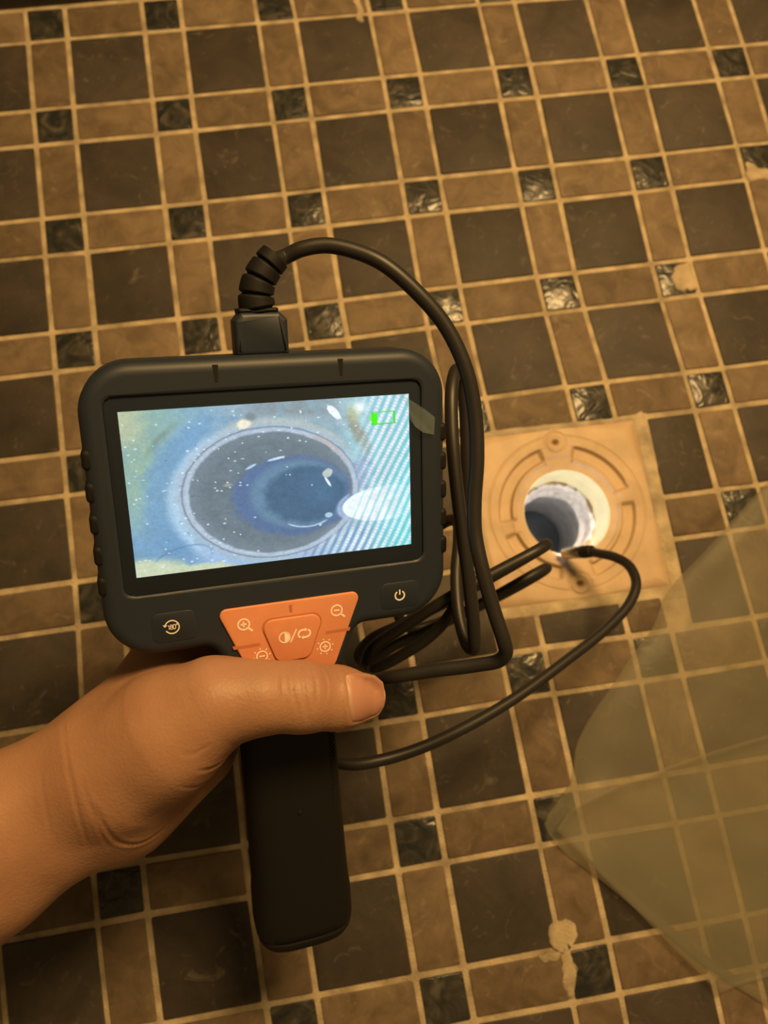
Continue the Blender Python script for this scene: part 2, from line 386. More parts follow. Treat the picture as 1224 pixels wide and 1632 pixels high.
def skin_mat():
    m, nt, b = new_mat('skin'); L = nt.links.new
    geo = nt.nodes.new('ShaderNodeNewGeometry')
    n1 = nt.nodes.new('ShaderNodeTexNoise'); n1.inputs['Scale'].default_value = 38; n1.inputs['Detail'].default_value = 5
    L(geo.outputs['Position'], n1.inputs['Vector'])
    ramp = nt.nodes.new('ShaderNodeValToRGB')
    ramp.color_ramp.elements[0].position = 0.3; ramp.color_ramp.elements[0].color = (0.300, 0.155, 0.092, 1)
    ramp.color_ramp.elements[1].position = 0.7; ramp.color_ramp.elements[1].color = (0.375, 0.205, 0.126, 1)
    L(n1.outputs['Fac'], ramp.inputs['Fac']); L(ramp.outputs['Color'], b.inputs['Base Color'])
    b.inputs['Roughness'].default_value = 0.5; b.inputs['Specular IOR Level'].default_value = 0.35
    b.inputs['Subsurface Weight'].default_value = 0.18
    b.inputs['Subsurface Radius'].default_value = (1.0, 0.35, 0.2); b.inputs['Subsurface Scale'].default_value = 0.004
    v = nt.nodes.new('ShaderNodeTexVoronoi'); v.inputs['Scale'].default_value = 900
    L(geo.outputs['Position'], v.inputs['Vector'])
    n2 = nt.nodes.new('ShaderNodeTexNoise'); n2.inputs['Scale'].default_value = 420; n2.inputs['Detail'].default_value = 4
    L(geo.outputs['Position'], n2.inputs['Vector'])
    ad = nt.nodes.new('ShaderNodeMath'); ad.operation = 'ADD'; L(v.outputs['Distance'], ad.inputs[0]); L(n2.outputs['Fac'], ad.inputs[1])
    bp = nt.nodes.new('ShaderNodeBump'); bp.inputs['Strength'].default_value = 0.15; bp.inputs['Distance'].default_value = 0.0005
    L(ad.outputs[0], bp.inputs['Height']); L(bp.outputs['Normal'], b.inputs['Normal'])
    return m
M['skin'] = skin_mat()
M['nail'] = plain('finger_nail', (0.41, 0.205, 0.145), 0.4, spec=0.4)
M['nail_tip'] = plain('finger_nail_free_edge', (0.48, 0.34, 0.22), 0.5)
M['lunula'] = plain('finger_nail_lunula', (0.42, 0.24, 0.17), 0.5)

def film_mat(name, opac, col):
    m, nt, b = new_mat(name); L = nt.links.new
    out = nt.nodes['Material Output']; nt.nodes.remove(b)
    tr = nt.nodes.new('ShaderNodeBsdfTransparent'); tr.inputs['Color'].default_value = (0.97, 0.96, 0.92, 1)
    df = nt.nodes.new('ShaderNodeBsdfDiffuse'); df.inputs['Color'].default_value = (*col, 1)
    tl = nt.nodes.new('ShaderNodeBsdfTranslucent'); tl.inputs['Color'].default_value = (*col, 1)
    gl = nt.nodes.new('ShaderNodeBsdfGlossy'); gl.inputs['Roughness'].default_value = 0.5; gl.inputs['Color'].default_value = (0.9, 0.9, 0.9, 1)
    geo = nt.nodes.new('ShaderNodeNewGeometry')
    n = nt.nodes.new('ShaderNodeTexNoise'); n.inputs['Scale'].default_value = 30; n.inputs['Detail'].default_value = 4
    L(geo.outputs['Position'], n.inputs['Vector'])
    bp = nt.nodes.new('ShaderNodeBump'); bp.inputs['Strength'].default_value = 0.12; bp.inputs['Distance'].default_value = 0.002
    L(n.outputs['Fac'], bp.inputs['Height']); L(bp.outputs['Normal'], gl.inputs['Normal'])
    a = nt.nodes.new('ShaderNodeMixShader'); a.inputs[0].default_value = 0.4; L(df.outputs[0], a.inputs[1]); L(tl.outputs[0], a.inputs[2])
    c = nt.nodes.new('ShaderNodeMixShader'); c.inputs[0].default_value = opac; L(tr.outputs[0], c.inputs[1]); L(a.outputs[0], c.inputs[2])
    d = nt.nodes.new('ShaderNodeMixShader'); d.inputs[0].default_value = 0.012; L(c.outputs[0], d.inputs[1]); L(gl.outputs[0], d.inputs[2])
    L(d.outputs[0], out.inputs['Surface'])
    return m
M['film'] = film_mat('clear_plastic_film', 0.17, (0.50, 0.48, 0.38))
M['tab'] = film_mat('clear_screen_protector', 0.09, (0.55, 0.75, 0.85))

def emit(name, color, strength):
    m, nt, b = new_mat(name)
    b.inputs['Base Color'].default_value = (0, 0, 0, 1)
    b.inputs['Emission Color'].default_value = (*color, 1)
    b.inputs['Emission Strength'].default_value = strength
    return m
M['led'] = emit('lit_led', (0.92, 0.97, 1.0), 5.0)

# ------------------------------------------------------------------ floor: grout bed, tiles, smears, wall
PITCH = 76.8
DRAIN = np.array([278.8, -376.3]); DROT = math.radians(-1.3); DHALF = 52.0
WALL_Y = 16.5

floor_parts_parent = None
hole_c = [DRAIN + np.array([sx * 52.4 * math.cos(DROT) - sy * 52.4 * math.sin(DROT), sx * 52.4 * math.sin(DROT) + sy * 52.4 * math.cos(DROT)]) for sx, sy in ((-1, -1), (1, -1), (1, 1), (-1, 1))]
far = [(-900, -1500), (1300, -1500), (1300, WALL_Y + 2), (-900, WALL_Y + 2)]
fv = [(*p, 0) for p in far] + [(*p, 0) for p in hole_c] + [(*p, -9) for p in hole_c]
ff = [(i, (i + 1) % 4, 4 + (i + 1) % 4, 4 + i) for i in range(4)] + [(4 + i, 4 + (i + 1) % 4, 8 + (i + 1) % 4, 8 + i) for i in range(4)]
floor = mesh_obj('floor', fv, ff, M['grout'], smooth=False)
tag(floor, 'mosaic shower floor of dark and tan stone tiles with sandy grout', 'floor', kind='structure')

# node positions of the hand-laid mosaic sheets (mm), measured nodes blended into the ideal grid
kk = list(NODES)
nd = np.array([[NODES[k][0] - k[1] * PITCH, NODES[k][1] + k[0] * PITCH] for k in kk])
nu = np.array([[k[1], -k[0]] for k in kk], float)
Afit = np.c_[np.ones(len(nu)), nu]
coef = np.linalg.lstsq(Afit, nd, rcond=None)[0]
resid = nd - Afit @ coef
def node(u, v):
    base = np.array([u * PITCH, v * PITCH]) + np.array([1, u, v]) @ coef
    w = np.exp(-((nu - [u, v]) ** 2).sum(1) / (2 * 0.55 ** 2))
    return base + (w[:, None] * resid).sum(0) / (w.sum() + 0.12)
grid_cache = {}
def gp(u, v):
    i, j = math.floor(u), math.floor(v)
    c = []
    for a, b in ((i, j), (i + 1, j), (i, j + 1), (i + 1, j + 1)):
        if (a, b) not in grid_cache:
            grid_cache[(a, b)] = node(a, b)
        c.append(grid_cache[(a, b)])
    s, t = u - i, v - j
    return (c[0] * (1 - s) + c[1] * s) * (1 - t) + (c[2] * (1 - s) + c[3] * s) * t

def clip_half(poly, p, n):
    """keep the part of poly where (x-p).n >= 0"""
    out = []
    for i in range(len(poly)):
        a, b = poly[i], poly[(i + 1) % len(poly)]
        da, db = (a - p) @ n, (b - p) @ n
        if da >= 0: out.append(a)
        if (da >= 0) != (db >= 0): out.append(a + (b - a) * da / (da - db))
    return out
def area(poly):
    if len(poly) < 3: return 0
    p = np.array(poly); q = np.roll(p, -1, 0)
    return 0.5 * float((p[:, 0] * q[:, 1] - q[:, 0] * p[:, 1]).sum())
cx, sx_ = math.cos(DROT), math.sin(DROT)
axes = [(np.array([cx, sx_]), 60.0), (-np.array([cx, sx_]), 54.0), (np.array([-sx_, cx]), 54.5), (-np.array([-sx_, cx]), 58.0)]
def cut_drain(poly):
    rest = poly
    for n, d in axes:
        rest = clip_half(rest, DRAIN + n * d, -n)
        if len(rest) < 3: return poly
    if area(rest) < 4: return poly
    best = []
    for n, d in axes:
        q = clip_half(poly, DRAIN + n * d, n)
        if area(q) > area(best): best = q
    return best

HS = 0.146; GB = 0.187
def tile(name, poly, mat, h):
    poly = [np.array(p, float) for p in poly]
    poly = clip_half(poly, np.array([0, WALL_Y - 1.0]), np.array([0, -1.0]))
    poly = cut_drain(poly)
    if area(poly) < 25: return
    # drop slivers and tiny edges
    q = [poly[0]]
    for p in poly[1:]:
        if np.linalg.norm(p - q[-1]) > 0.8: q.append(p)
    p = np.array(q)
    p = p + rng.normal(0, 0.18, p.shape)
    p = fillet(p, 0.9, 2)
    c = p.mean(0); tx, ty = rng.normal(0, 0.004, 2)
    def zz(q_, z): return np.c_[q_, z + (q_[:, 0] - c[0]) * tx + (q_[:, 1] - c[1]) * ty]
    V, F = stack_loops([zz(p, -1.5), zz(p, h - 0.45), zz(offset_poly(p, 0.22), h - 0.12), zz(offset_poly(p, 0.6), h)], cap0=False)
    loc = np.array([c[0], c[1], 0])
    o = mesh_obj(name, V, F, mat, floor, True, loc, angle=50)
    o.location = loc * MM
    return o
for i in range(-5, 11):
    for j in range(-13, 1):
        r_ = lambda: rng.uniform(0.75, 1.15)
        tile('glass_mosaic_tile', [gp(i + a, j + b) for a, b in ((-HS, -HS), (HS, -HS), (HS, HS), (-HS, HS))], M['glass'], r_() + 0.1)
        tile('long_stone_tile', [gp(i + a, j + b) for a, b in ((GB, -HS), (1 - GB, -HS), (1 - GB, HS), (GB, HS))], M['rect'], r_())
        tile('upright_stone_tile', [gp(i + a, j - 1 + b) for a, b in ((-HS, GB), (HS, GB), (HS, 1 - GB), (-HS, 1 - GB))], M['rect'], r_())
        tile('square_stone_tile', [gp(i + a, j - 1 + b) for a, b in ((GB, GB), (1 - GB, GB), (1 - GB, 1 - GB), (GB, 1 - GB))], M['big'], r_())

# grout smeared over tiles
for s in SMEARS:
    p = fillet(s, 2.0, 3); c = p.mean(0)
    if area(p) < 0: p = p[::-1]
    p = densify(p, 0.6)
    p = p + 1.1 * np.c_[vnoise(p[:, 0] * .35, p[:, 1] * .35, 1), vnoise(p[:, 0] * .35, p[:, 1] * .35, 2)] + 0.4 * np.c_[vnoise(p[:, 0] * 1.1, p[:, 1] * 1.1, 3), vnoise(p[:, 0] * 1.1, p[:, 1] * 1.1, 4)]
    loops = [lift(p, 0.2), lift(c + (p - c) * 0.97, 1.15), lift(c + (p - c) * 0.8, 1.5), lift(c + (p - c) * 0.4, 1.75)]
    V, F = stack_loops(loops, cap0=False)
    mesh_obj('grout_smear', V, F, M['grout'], floor)
# grout collar round the drain, wobbly outside, straight inside
def sq_ray(a, h):
    c, s = math.cos(a), math.sin(a)
    return h / max(abs(c), abs(s))
lo_in, lo_mid, lo_out = [], [], []
NA = 240
for k in range(NA):
    a = 2 * math.pi * (k + 0.5) / NA
    d = np.array([math.cos(a), math.sin(a)])
    ri = sq_ray(a, 51.0)
    q = d * ri
    ext = {0: 9.0, 1: 4.0, 2: 3.5, 3: 7.5}[0 if q[0] > 50.9 else 2 if q[0] < -50.9 else 1 if q[1] > 0 else 3]
    ext += 1.6 * float(vnoise(k * 0.11, 3.3, 4)) + 0.9 * float(vnoise(k * 0.4, 1.3, 5))
    ro = ri * (1 + ext / 51.0)
    rot = lambda v: DRAIN + np.array([v[0] * cx - v[1] * sx_, v[0] * sx_ + v[1] * cx])
    lo_in.append((*rot(d * ri), -0.8)); lo_mid.append((*rot(d * (ri * 0.45 + ro * 0.55)), 1.25 + 0.25 * float(vnoise(k * 0.3, 9.1, 6)))); lo_out.append((*rot(d * ro), 0.35))
V, F = stack_loops([np.array(lo_out), np.array(lo_mid), np.array(lo_in)], False, False)
mesh_obj('grout_collar', V, F, M['grout'], floor)

wall = mesh_obj('wall_back', [(-900, WALL_Y, -10), (1300, WALL_Y, -10), (1300, WALL_Y + 90, -10), (-900, WALL_Y + 90, -10),
                              (-900, WALL_Y, 1400), (1300, WALL_Y, 1400), (1300, WALL_Y + 90, 1400), (-900, WALL_Y + 90, 1400)],
                [(0, 1, 5, 4), (1, 2, 6, 5), (2, 3, 7, 6), (3, 0, 4, 7), (4, 5, 6, 7), (3, 2, 1, 0)], M['wall'], smooth=False)
tag(wall, 'dark wall face rising where the tiled floor ends', 'wall', kind='structure')

# ------------------------------------------------------------------ shower drain
drain = empty('shower_drain', Matrix.Translation((DRAIN[0] * MM, DRAIN[1] * MM, 0)) @ Matrix.Rotation(DROT, 4, 'Z'))
tag(drain, 'square beige plastic shower drain without its grate, open round throat, set in the tiles', 'drain')
NTH = 360
th = np.linspace(0, 2 * math.pi, NTH, endpoint=False)
SCREW = math.radians(89)
def angd(a, b): return np.abs((a - b + math.pi) % (2 * math.pi) - math.pi)
def smooth(e0, e1, x):
    t = np.clip((x - e0) / (e1 - e0), 0, 1); return t * t * (3 - 2 * t)
def plate_z(r, t):
    x, y = r * np.cos(t), r * np.sin(t)
    gap = np.minimum.reduce([angd(t, SCREW) - math.radians(13), angd(t, SCREW + math.pi) - math.radians(13),
                             angd(t, math.radians(8)) - math.radians(5), angd(t, math.radians(188)) - math.radians(5)])
    g = smooth(0, math.radians(4), gap)            # 1 inside a groove segment
    z = np.full_like(x, -1.9) + 0.4 * smooth(25, 31, r)
    ridge = smooth(30.4, 31.2, r) * (1 - smooth(33.0, 33.8, r))
    z = z + ridge * g * 1.5
    groove = smooth(33.4, 34.4, r) * (1 - smooth(40.0, 41.4, r))
    z = z - groove * g * 1.6
    z = z + 1.3 * smooth(40.6, 41.8, r) + (1 - g) * 1.0 * smooth(33, 35, r) * (1 - smooth(40.5, 41.8, r))
    z = z - 0.5 * smooth(46.6, 47.1, r) * (1 - smooth(47.5, 48.0, r))
    for sg in (SCREW, SCREW + math.pi):
        d = np.hypot(x - 43.4 * math.cos(sg), y - 43.4 * math.sin(sg))
        boss = 1 - smooth(6.6, 7.6, d)
        z = z * (1 - boss) + boss * 0.1
        z = z - 1.1 * smooth(5.4, 6.0, d) * (1 - smooth(6.6, 7.4, d))
        z = z - 0.5 * (1 - smooth(3.0, 5.0, d))
        z = z - 5.0 * (1 - smooth(1.4, 2.0, d))
    return z
rr = np.r_[np.arange(26.2, 51.0, 0.42)]
loops = []
for r in rr:
    loops.append(np.c_[r * np.cos(th), r * np.sin(th), plate_z(np.full(NTH, r), th)])
sqr = np.array([sq_ray(a, DHALF) for a in th])
for f_ in (0.5, 1.0):
    R_ = rr[-1] + (sqr - rr[-1]) * f_
    R_ = np.maximum(R_, rr[-1] + 0.2 * f_)
    edge = 0.35 * (f_ == 1.0)
    loops.append(np.c_[R_ * np.cos(th), R_ * np.sin(th), np.full(NTH, -0.2 - edge)])
loops.append(np.c_[sqr * np.cos(th), sqr * np.sin(th), np.full(NTH, -5.0)])
V, F = stack_loops(loops, False, False)
mesh_obj('flange_plate', V, F, M['pvc'], drain)
def lathe(prof, n=96, wob=0.0, seed=0):
    a = np.linspace(0, 2 * math.pi, n, endpoint=False); L_ = []
    for k, (r, z) in enumerate(prof):
        w = wob * vnoise(a * 5, np.full(n, k * 0.9), seed)
        L_.append(np.c_[(r + w) * np.cos(a), (r + w) * np.sin(a), np.full(n, z) + w * 0.6])
    return stack_loops(L_, False, False)
V, F = lathe([(26.3, -1.9), (25.9, -2.2), (25.6, -3.2), (25.3, -14), (25.0, -25), (24.6, -27)])
mesh_obj('drain_throat', V, F, M['throat'], drain)
V, F = lathe([(24.9, -26.2), (24.2, -25.6), (23.2, -25.8), (22.4, -27), (22.2, -31), (22.5, -36), (22.3, -40), (21.6, -41), (20.6, -41.6), (20.3, -43), (20.4, -45)], 120, 0.55, 3)
mesh_obj('limescale_rim', V, F, M['scale'], drain)
V, F = lathe([(20.4, -44), (20.8, -46), (20.8, -72), (20.8, -110)], 96, 0.12, 8)
mesh_obj('waste_pipe', V, F, M['pipe'], drain)
a = np.linspace(0, 2 * math.pi, 64, endpoint=False)
V = np.c_[20.9 * np.cos(a), 20.9 * np.sin(a), np.full(64, -92.0)]
mesh_obj('standing_water', V, [tuple(range(64))], M['water'], drain)
for k in range(22):
    t = math.radians(rng.uniform(-60, 130)); r = rng.uniform(23.0, 24.9); z = -25.6 + rng.uniform(-1.2, 0.6)
    s = rng.uniform(0.6, 2.2)
    aa = np.linspace(0, 2 * math.pi, 9, endpoint=False); c = np.array([r * math.cos(t), r * math.sin(t)])
    tang = np.array([-math.sin(t), math.cos(t)]); rad = np.array([math.cos(t), math.sin(t)])
    w = s * (1 + 0.4 * rng.normal(0, 1, 9) * 0.6)
    p = c + np.outer(np.cos(aa) * w * 1.7, tang) + np.outer(np.sin(aa) * w * 0.6, rad)
    V, F = stack_loops([lift(p, z - 0.6), lift(c + (p - c) * 0.95, z + 0.3), lift(c + (p - c) * 0.5, z + 0.8)], False)
    mesh_obj('grime_flake', V, F, M['grime'], drain)

# ------------------------------------------------------------------ handheld monitor (device frame: x right, y up, z towards the viewer; mm, origin at the screen's top left)
DEVM = Matrix([[*DEV_ROT[i], DEV_LOC[i]] for i in range(3)] + [[0, 0, 0, 1]])
BASE = np.array([49.0, -222.0, -13.0])
dev = empty('inspection_monitor', DEVM @ Matrix.Translation(Vector(BASE * MM)))
tag(dev, 'black handheld inspection monitor with a lit screen and orange button panel, held in the hand', 'monitor')
def part(name, vf, mat, parent=None, smooth=True, angle=None):
    return mesh_obj(name, vf[0], vf[1], mat, parent or dev, smooth, BASE, angle)

head_poly = [(-11.6, -82.2), (22.5, -82.2), (29.5, -102), (66.5, -102), (73.5, -82.2), (108.4, -82.2), (108.4, 15.2), (-11.6, 15.2)]
outline = densify(fillet(head_poly, [19, 5, 6, 6, 5, 19, 16, 16], 14), 2.0)
pocket = fillet([(-4.2, -60.2), (99.4, -60.2), (99.4, 4.9), (-4.2, 4.9)], 3.2, 8)
def ray_poly(poly, c, ang):
    d = np.array([math.cos(ang), math.sin(ang)]); best = None
    for i in range(len(poly)):
        a, b = poly[i] - c, poly[(i + 1) % len(poly)] - c
        e = b - a; den = d[0] * e[1] - d[1] * e[0]
        if abs(den) < 1e-12: continue
        t = (a[0] * e[1] - a[1] * e[0]) / den; s = (a[0] * d[1] - a[1] * d[0]) / den
        if t > 0 and -1e-9 <= s <= 1 + 1e-9: best = t
    return c + d * best
ctr = np.array([47.6, -28.0])
dense_out = densify(outline, 1.0)
pk = np.array([ray_poly(pocket, ctr, math.atan2(*(p - ctr)[::-1])) for p in dense_out])
ZF, ZB, ER, EB = 1.2, -21.0, 4.0, 6.0
loops = []
for k in range(6):
    t = math.pi / 2 * k / 5
    loops.append(lift(offset_poly(dense_out, EB * (1 - math.sin(t))), ZB + EB * (1 - math.cos(t))))
for k in range(7):
    t = math.pi / 2 * k / 6
    loops.append(lift(offset_poly(dense_out, ER * (1 - math.cos(t))), ZF - ER + ER * math.sin(t)))
loops.append(lift(offset_poly(dense_out, ER + 0.35), ZF))
loops.append(lift(pk + 1.3 * (pk - ctr) / np.linalg.norm(pk - ctr, axis=1)[:, None], ZF))
loops.append(lift(pk + 0.9 * (pk - ctr) / np.linalg.norm(pk - ctr, axis=1)[:, None], ZF))
loops.append(lift(pk, ZF - 0.5))
loops.append(lift(pk, -0.6))
V, F = stack_loops(loops, cap0=True, cap1=False)
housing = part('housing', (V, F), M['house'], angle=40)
glass = part('screen_glass', slab(offset_poly(pocket, 0.05), -1.2, 0.0, 0, 0.15, 2), M['glassblack'], angle=40)

# seams on the top edge
for x0, x1 in ((70.6, 71.5), (30.0, 31.0)):
    part('top_seam', slab(np.array([(x0, 7.5), (x1, 7.5), (x1 + .4, 13.0), (x0 - .4, 13.0)]), ZF - 0.4, ZF + 0.06), M['rubber'], housing, False)
# finger ribs down both sides
for side, x0, x1 in ((-1, -12.2, -6.6), (1, 103.4, 109.0)):
    for y in (-14.2, -24.6, -35.0, -45.4, -55.8):
        o_ = fillet([(x0, y - 3.4), (x1, y - 3.4), (x1, y + 3.4), (x0, y + 3.4)], 1.6, 4)
        V, F = slab(o_, -16.5, 0.7, 1.5, 1.5, 3)
        part('grip_rib', (V, F), M['rubber'], housing, angle=40)

# screen picture: what the probe sees, drawn as colour values on a fine grid
NX, NY = 430, 245
gx, gy = np.meshgrid(np.linspace(0, 95, NX), np.linspace(0, -54, NY))
def ell(cx_, cy_, rx, ry, rot=0.0):
    c, s = math.cos(math.radians(rot)), math.sin(math.radians(rot))
    X = (gx - cx_) * c + (gy - cy_) * s; Y = -(gx - cx_) * s + (gy - cy_) * c
    return np.hypot(X / rx, Y / ry)
def fbm(s, seed, o=4):
    v = 0
    for k in range(o): v = v + vnoise(gx * s * 2 ** k, gy * s * 2 ** k * 1.2, seed + k) / 2 ** k
    return v / 1.6
img = np.zeros((NY, NX, 3))
def paint(col, mask):
    global img
    m = np.clip(mask, 0, 1)[..., None]
    img = img * (1 - m) + np.array(col, float) / 255 * m
def S(e0, e1, x): return smooth(e0, e1, x)
n1, n2, n3 = fbm(0.12, 3), fbm(0.4, 9), fbm(1.6, 20, 2)
paint((126, 172, 192), np.ones_like(gx))
paint((142, 176, 152), (1 - S(5, 24, gx)) * S(-46, -22, gy) * (0.85 + 0.3 * n2))
paint((186, 194, 150), (1 - S(1, 11, gx)) * S(-15, -5, gy))
paint((104, 154, 202), (1 - S(0.05, 0.20, np.abs(ell(46, -30, 37, 29, 4) - 1.0 + 0.04 * n2))) * (1 - S(32, 58, gx)) * 0.8)
paint((98, 146, 192), (1 - S(16, 34, gx)) * (1 - S(-44, -34, gy)) * 0.75)
paint((176, 210, 240), (1 - S(0.0, 0.12, np.abs(ell(46, -30.5, 32.5, 25, 4) - 0.98 + 0.03 * n2))) * (1 - S(24, 44, gx)) * 0.85)
paint((150, 182, 226), (1 - S(-50, -44, gy)) * S(14, 26, gx) * (1 - S(58, 72, gx)) * 0.8)
paint((156, 174, 182), S(22, 40, gx) * S(-17, -7, gy) * (1 - S(70, 80, gx)) * (0.75 + 0.5 * n2))
paint((110, 112, 118), 0.6 * S(36, 44, gx) * S(-5.5, -2.0, gy + 0.06 * (gx - 40)) * (1 - S(62, 74, gx)) * (0.6 + 0.8 * n2))
paint((202, 210, 168), (1 - S(1.0, 1.9, ell(3, -53, 9, 3.2, 0) + 0.25 * n2)) + (1 - S(0.8, 1.2, ell(17, -55, 14, 3.2, 3) + .2 * n2)))
paint((70, 108, 165), 0.5 * (1 - S(0.0, 0.10, np.abs(ell(15, -50, 10, 4.5, 14) - 1))) * S(-51, -47, gy))
paint((110, 124, 96), 0.45 * (1 - S(0, 0.05, np.abs(ell(34, -34, 33, 34, 0) - 1))) * (1 - S(12, 22, gx)) * S(-18, -8, gy))
# pipe rings
R0 = ell(46.4, -30.2, 28.9, 21.7, -3)
paint((166, 186, 205), 1 - S(1.02, 1.17, R0 + 0.03 * n2))
paint((196, 196, 182), 0.6 * (1 - S(0.0, 0.07, np.abs(R0 - 1.12))) * S(-22, -12, gy) * S(26, 38, gx))
paint((104, 116, 138), (1 - S(0.0, 0.020, np.abs(R0 - 1.03 + .01 * n2))) * 0.75)
paint((182, 192, 214), (1 - S(0.0, 0.030, np.abs(R0 - 0.985 + .012 * n2))) * (0.75 + 0.5 * n3))
paint((112, 126, 138), 1 - S(0.935, 0.97, R0 + 0.010 * n2))
paint((92, 106, 116), (1 - S(0.75, 0.95, R0)) * (0.55 + 0.7 * n2))
paint((78, 104, 152), 1 - S(0.90, 1.10, ell(53.0, -31.8, 20.3, 13.6, -4) + 0.06 * n2))
paint((92, 128, 160), 1 - S(0.88, 1.08, ell(55.2, -31.3, 17.0, 12.0, -4) + 0.05 * n2))
paint((60, 94, 128), 1 - S(0.84, 1.08, ell(57.6, -31.8, 14.8, 10.2, -4) + 0.05 * n2))
paint((70, 116, 162), 0.4 * (1 - S(0.2, 1.0, ell(62, -30, 8, 9))))
paint((205, 170, 156), 0.7 * (1 - S(0, 0.05, np.abs(R0 - 0.99))) * S(58, 64, gx) * (1 - S(72, 75, gx)) * S(-26, -14, gy))
# bright cyan wall with moire stripes on the right
out_ = S(0.99, 1.06, R0)
rt = np.clip(S(70, 80, gx + 0.10 * (gy + 30) + 1.5 * n2) + S(56, 76, gx) * (1 - S(-50, -40, gy)), 0, 1) * out_
paint((160, 208, 218), rt * 0.95)
paint((104, 226, 226), np.clip(S(74, 93, gx - 0.30 * (gy + 54)), 0, 1) * out_ * 0.9)
paint((150, 138, 112), 0.75 * (1 - S(0.3, 1.2, ell(76.5, -12, 3.0, 9, 24) + 0.35 * n2)))
paint((206, 196, 130), 0.6 * (1 - S(0.3, 1.2, ell(75.5, -5, 3.0, 4.5, 20) + 0.35 * n2)))
paint((140, 142, 196), 0.6 * (1 - S(0.4, 1.2, ell(76.5, -27, 4.5, 8, -20) + .3 * n2)) * out_)
paint((240, 250, 251), (1 - S(0.94, 1.02, ell(85.5, -37.6, 16.0, 6.3, 2))) * (1 - 0.75 * S(80, 94, gx)))
paint((170, 190, 235), 0.8 * (1 - S(0, 0.1, np.abs(ell(85.5, -37.6, 16.8, 6.9, 2) - 1))) * (1 - S(71, 74, gx)))
paint((248, 253, 253), 0.9 * (1 - S(0.2, 1.0, ell(77.5, -3.4, 3.4, 2.8))))
st = np.sin((gx * 0.86 - gy * 0.46) * 2 * math.pi / 2.6 + 0.8 * np.sin(gy * 0.16))
dots = 0.72 + 0.28 * np.sin((gx * 0.45 + gy) * 2 * math.pi / 1.25)
zone = np.clip(S(71, 84, gx - 0.12 * (gy + 27)) + S(54, 76, gx) * (1 - S(-50, -42, gy)), 0, 1) * S(0.99, 1.04, R0)
paint((250, 240, 252), np.clip(st * 1.5 + 0.15, 0, 1) * dots * 0.95 * zone)
paint((60, 190, 200), np.clip(-st * 1.2 - 0.2, 0, 1) * 0.45 * zone)
paint((110, 110, 190), np.clip(-st * 1.3, 0, 1) * 0.5 * (1 - S(-48, -38, gy)) * S(50, 60, gx) * (1 - S(76, 86, gx)) * out_)
# flecks
paint((255, 238, 205), 1 - S(0.6, 1.15, ell(38.2, -6.4, 2.6, 1.7, 8)))
paint((110, 100, 100), 0.5 * (1 - S(0.4, 1.2, ell(40.5, -4.2, 2.2, 1.6))))
paint((244, 250, 252), 1 - S(0.8, 1.1, ell(68.4, -4.6, 3.4, 1.3, -48) + 0.2 * n3))
paint((190, 200, 190), 1 - S(0.75, 1.1, ell(65.3, -25.0, 1.9, 1.5, 20) + .2 * n3))
paint((225, 240, 245), 1 - S(0.7, 1.1, ell(65.2, -28.0, 2.3, 0.5, -60)))
paint((200, 225, 240), 1 - S(0.7, 1.1, ell(48.0, -18.6, 3.4, 0.45, 10)))
paint((170, 205, 235), 1 - S(0.7, 1.1, ell(39.5, -20.6, 2.2, 0.45, 24)))
paint((190, 215, 235), (1 - S(0.0, 0.045, np.abs(ell(57.5, -33.5, 12, 9.6) - 1))) * S(50, 52, gx) * (1 - S(63, 65, gx)) * (1 - S(-41, -38, gy)))
paint((170, 205, 235), 1 - S(0.7, 1.1, ell(65.0, -39.8, 1.5, 1.0)))
paint((175, 165, 150), 0.7 * (1 - S(0.4, 1.1, ell(31.5, -26, 2.0, 0.7) + .3 * n3)))
r2_ = np.random.default_rng(5)
for k in range(125):
    x = r2_.uniform(1, 40) if k < 95 else r2_.uniform(35, 76); y = -r2_.uniform(1, 52)
    if k >= 95 and y < -22 and k % 3: y = -r2_.uniform(2, 18)
    d = ell(x, y, r2_.uniform(0.22, 0.62), r2_.uniform(0.18, 0.32), 4)
    if d.min() < 1.5: paint((226, 242, 252), 0.9 * (1 - S(0.5, 1.2, d)))
for k in range(26):
    x, y = r2_.uniform(12, 36), -r2_.uniform(12, 46)
    paint((70, 90, 110), 0.5 * (1 - S(0.4, 1.2, ell(x, y, r2_.uniform(.4, 1.3), .2, r2_.uniform(-10, 15)))))
# pixel weave and soft grain
img *= (1 + 0.035 * np.sin(gx * 2 * math.pi / 0.62) * np.sin((gy + gx * 0.3) * 2 * math.pi / 0.62) + 0.06 * n3 + 0.05 * n2)[..., None]
lum = img.mean(-1, keepdims=True)
img = (img * 0.84 + lum * 0.16) * 0.90 + np.array([0.055, 0.075, 0.085])
# battery mark
bx, by = (gx - 85.7), (gy + 7.6)
box = np.maximum(np.abs(bx) / 4.1, np.abs(by) / 2.15)
paint((66, 214, 40), (1 - S(0.05, 0.12, np.abs(box - 0.95))))
paint((70, 240, 20), (1 - S(0.85, 0.95, np.maximum(np.abs(gx - 82.6) / 1.0, np.abs(by) / 1.9))))
paint((120, 235, 90), (1 - S(0.85, 1.0, np.maximum(np.abs(gx - 81.0) / 0.4, np.abs(by) / 0.9))))
img = np.clip(img, 0, 1)
lin = np.where(img <= 0.04045, img / 12.92, ((img + 0.055) / 1.055) ** 2.4)
V = np.c_[gx.ravel(), gy.ravel(), np.full(gx.size, 0.06)]
idx = np.arange(NX * NY).reshape(NY, NX)
F = np.stack([idx[:-1, :-1], idx[1:, :-1], idx[1:, 1:], idx[:-1, 1:]], -1).reshape(-1, 4)
M['screen'], nt, b = new_mat('lit_screen_picture')
at = nt.nodes.new('ShaderNodeAttribute'); at.attribute_name = 'picture'
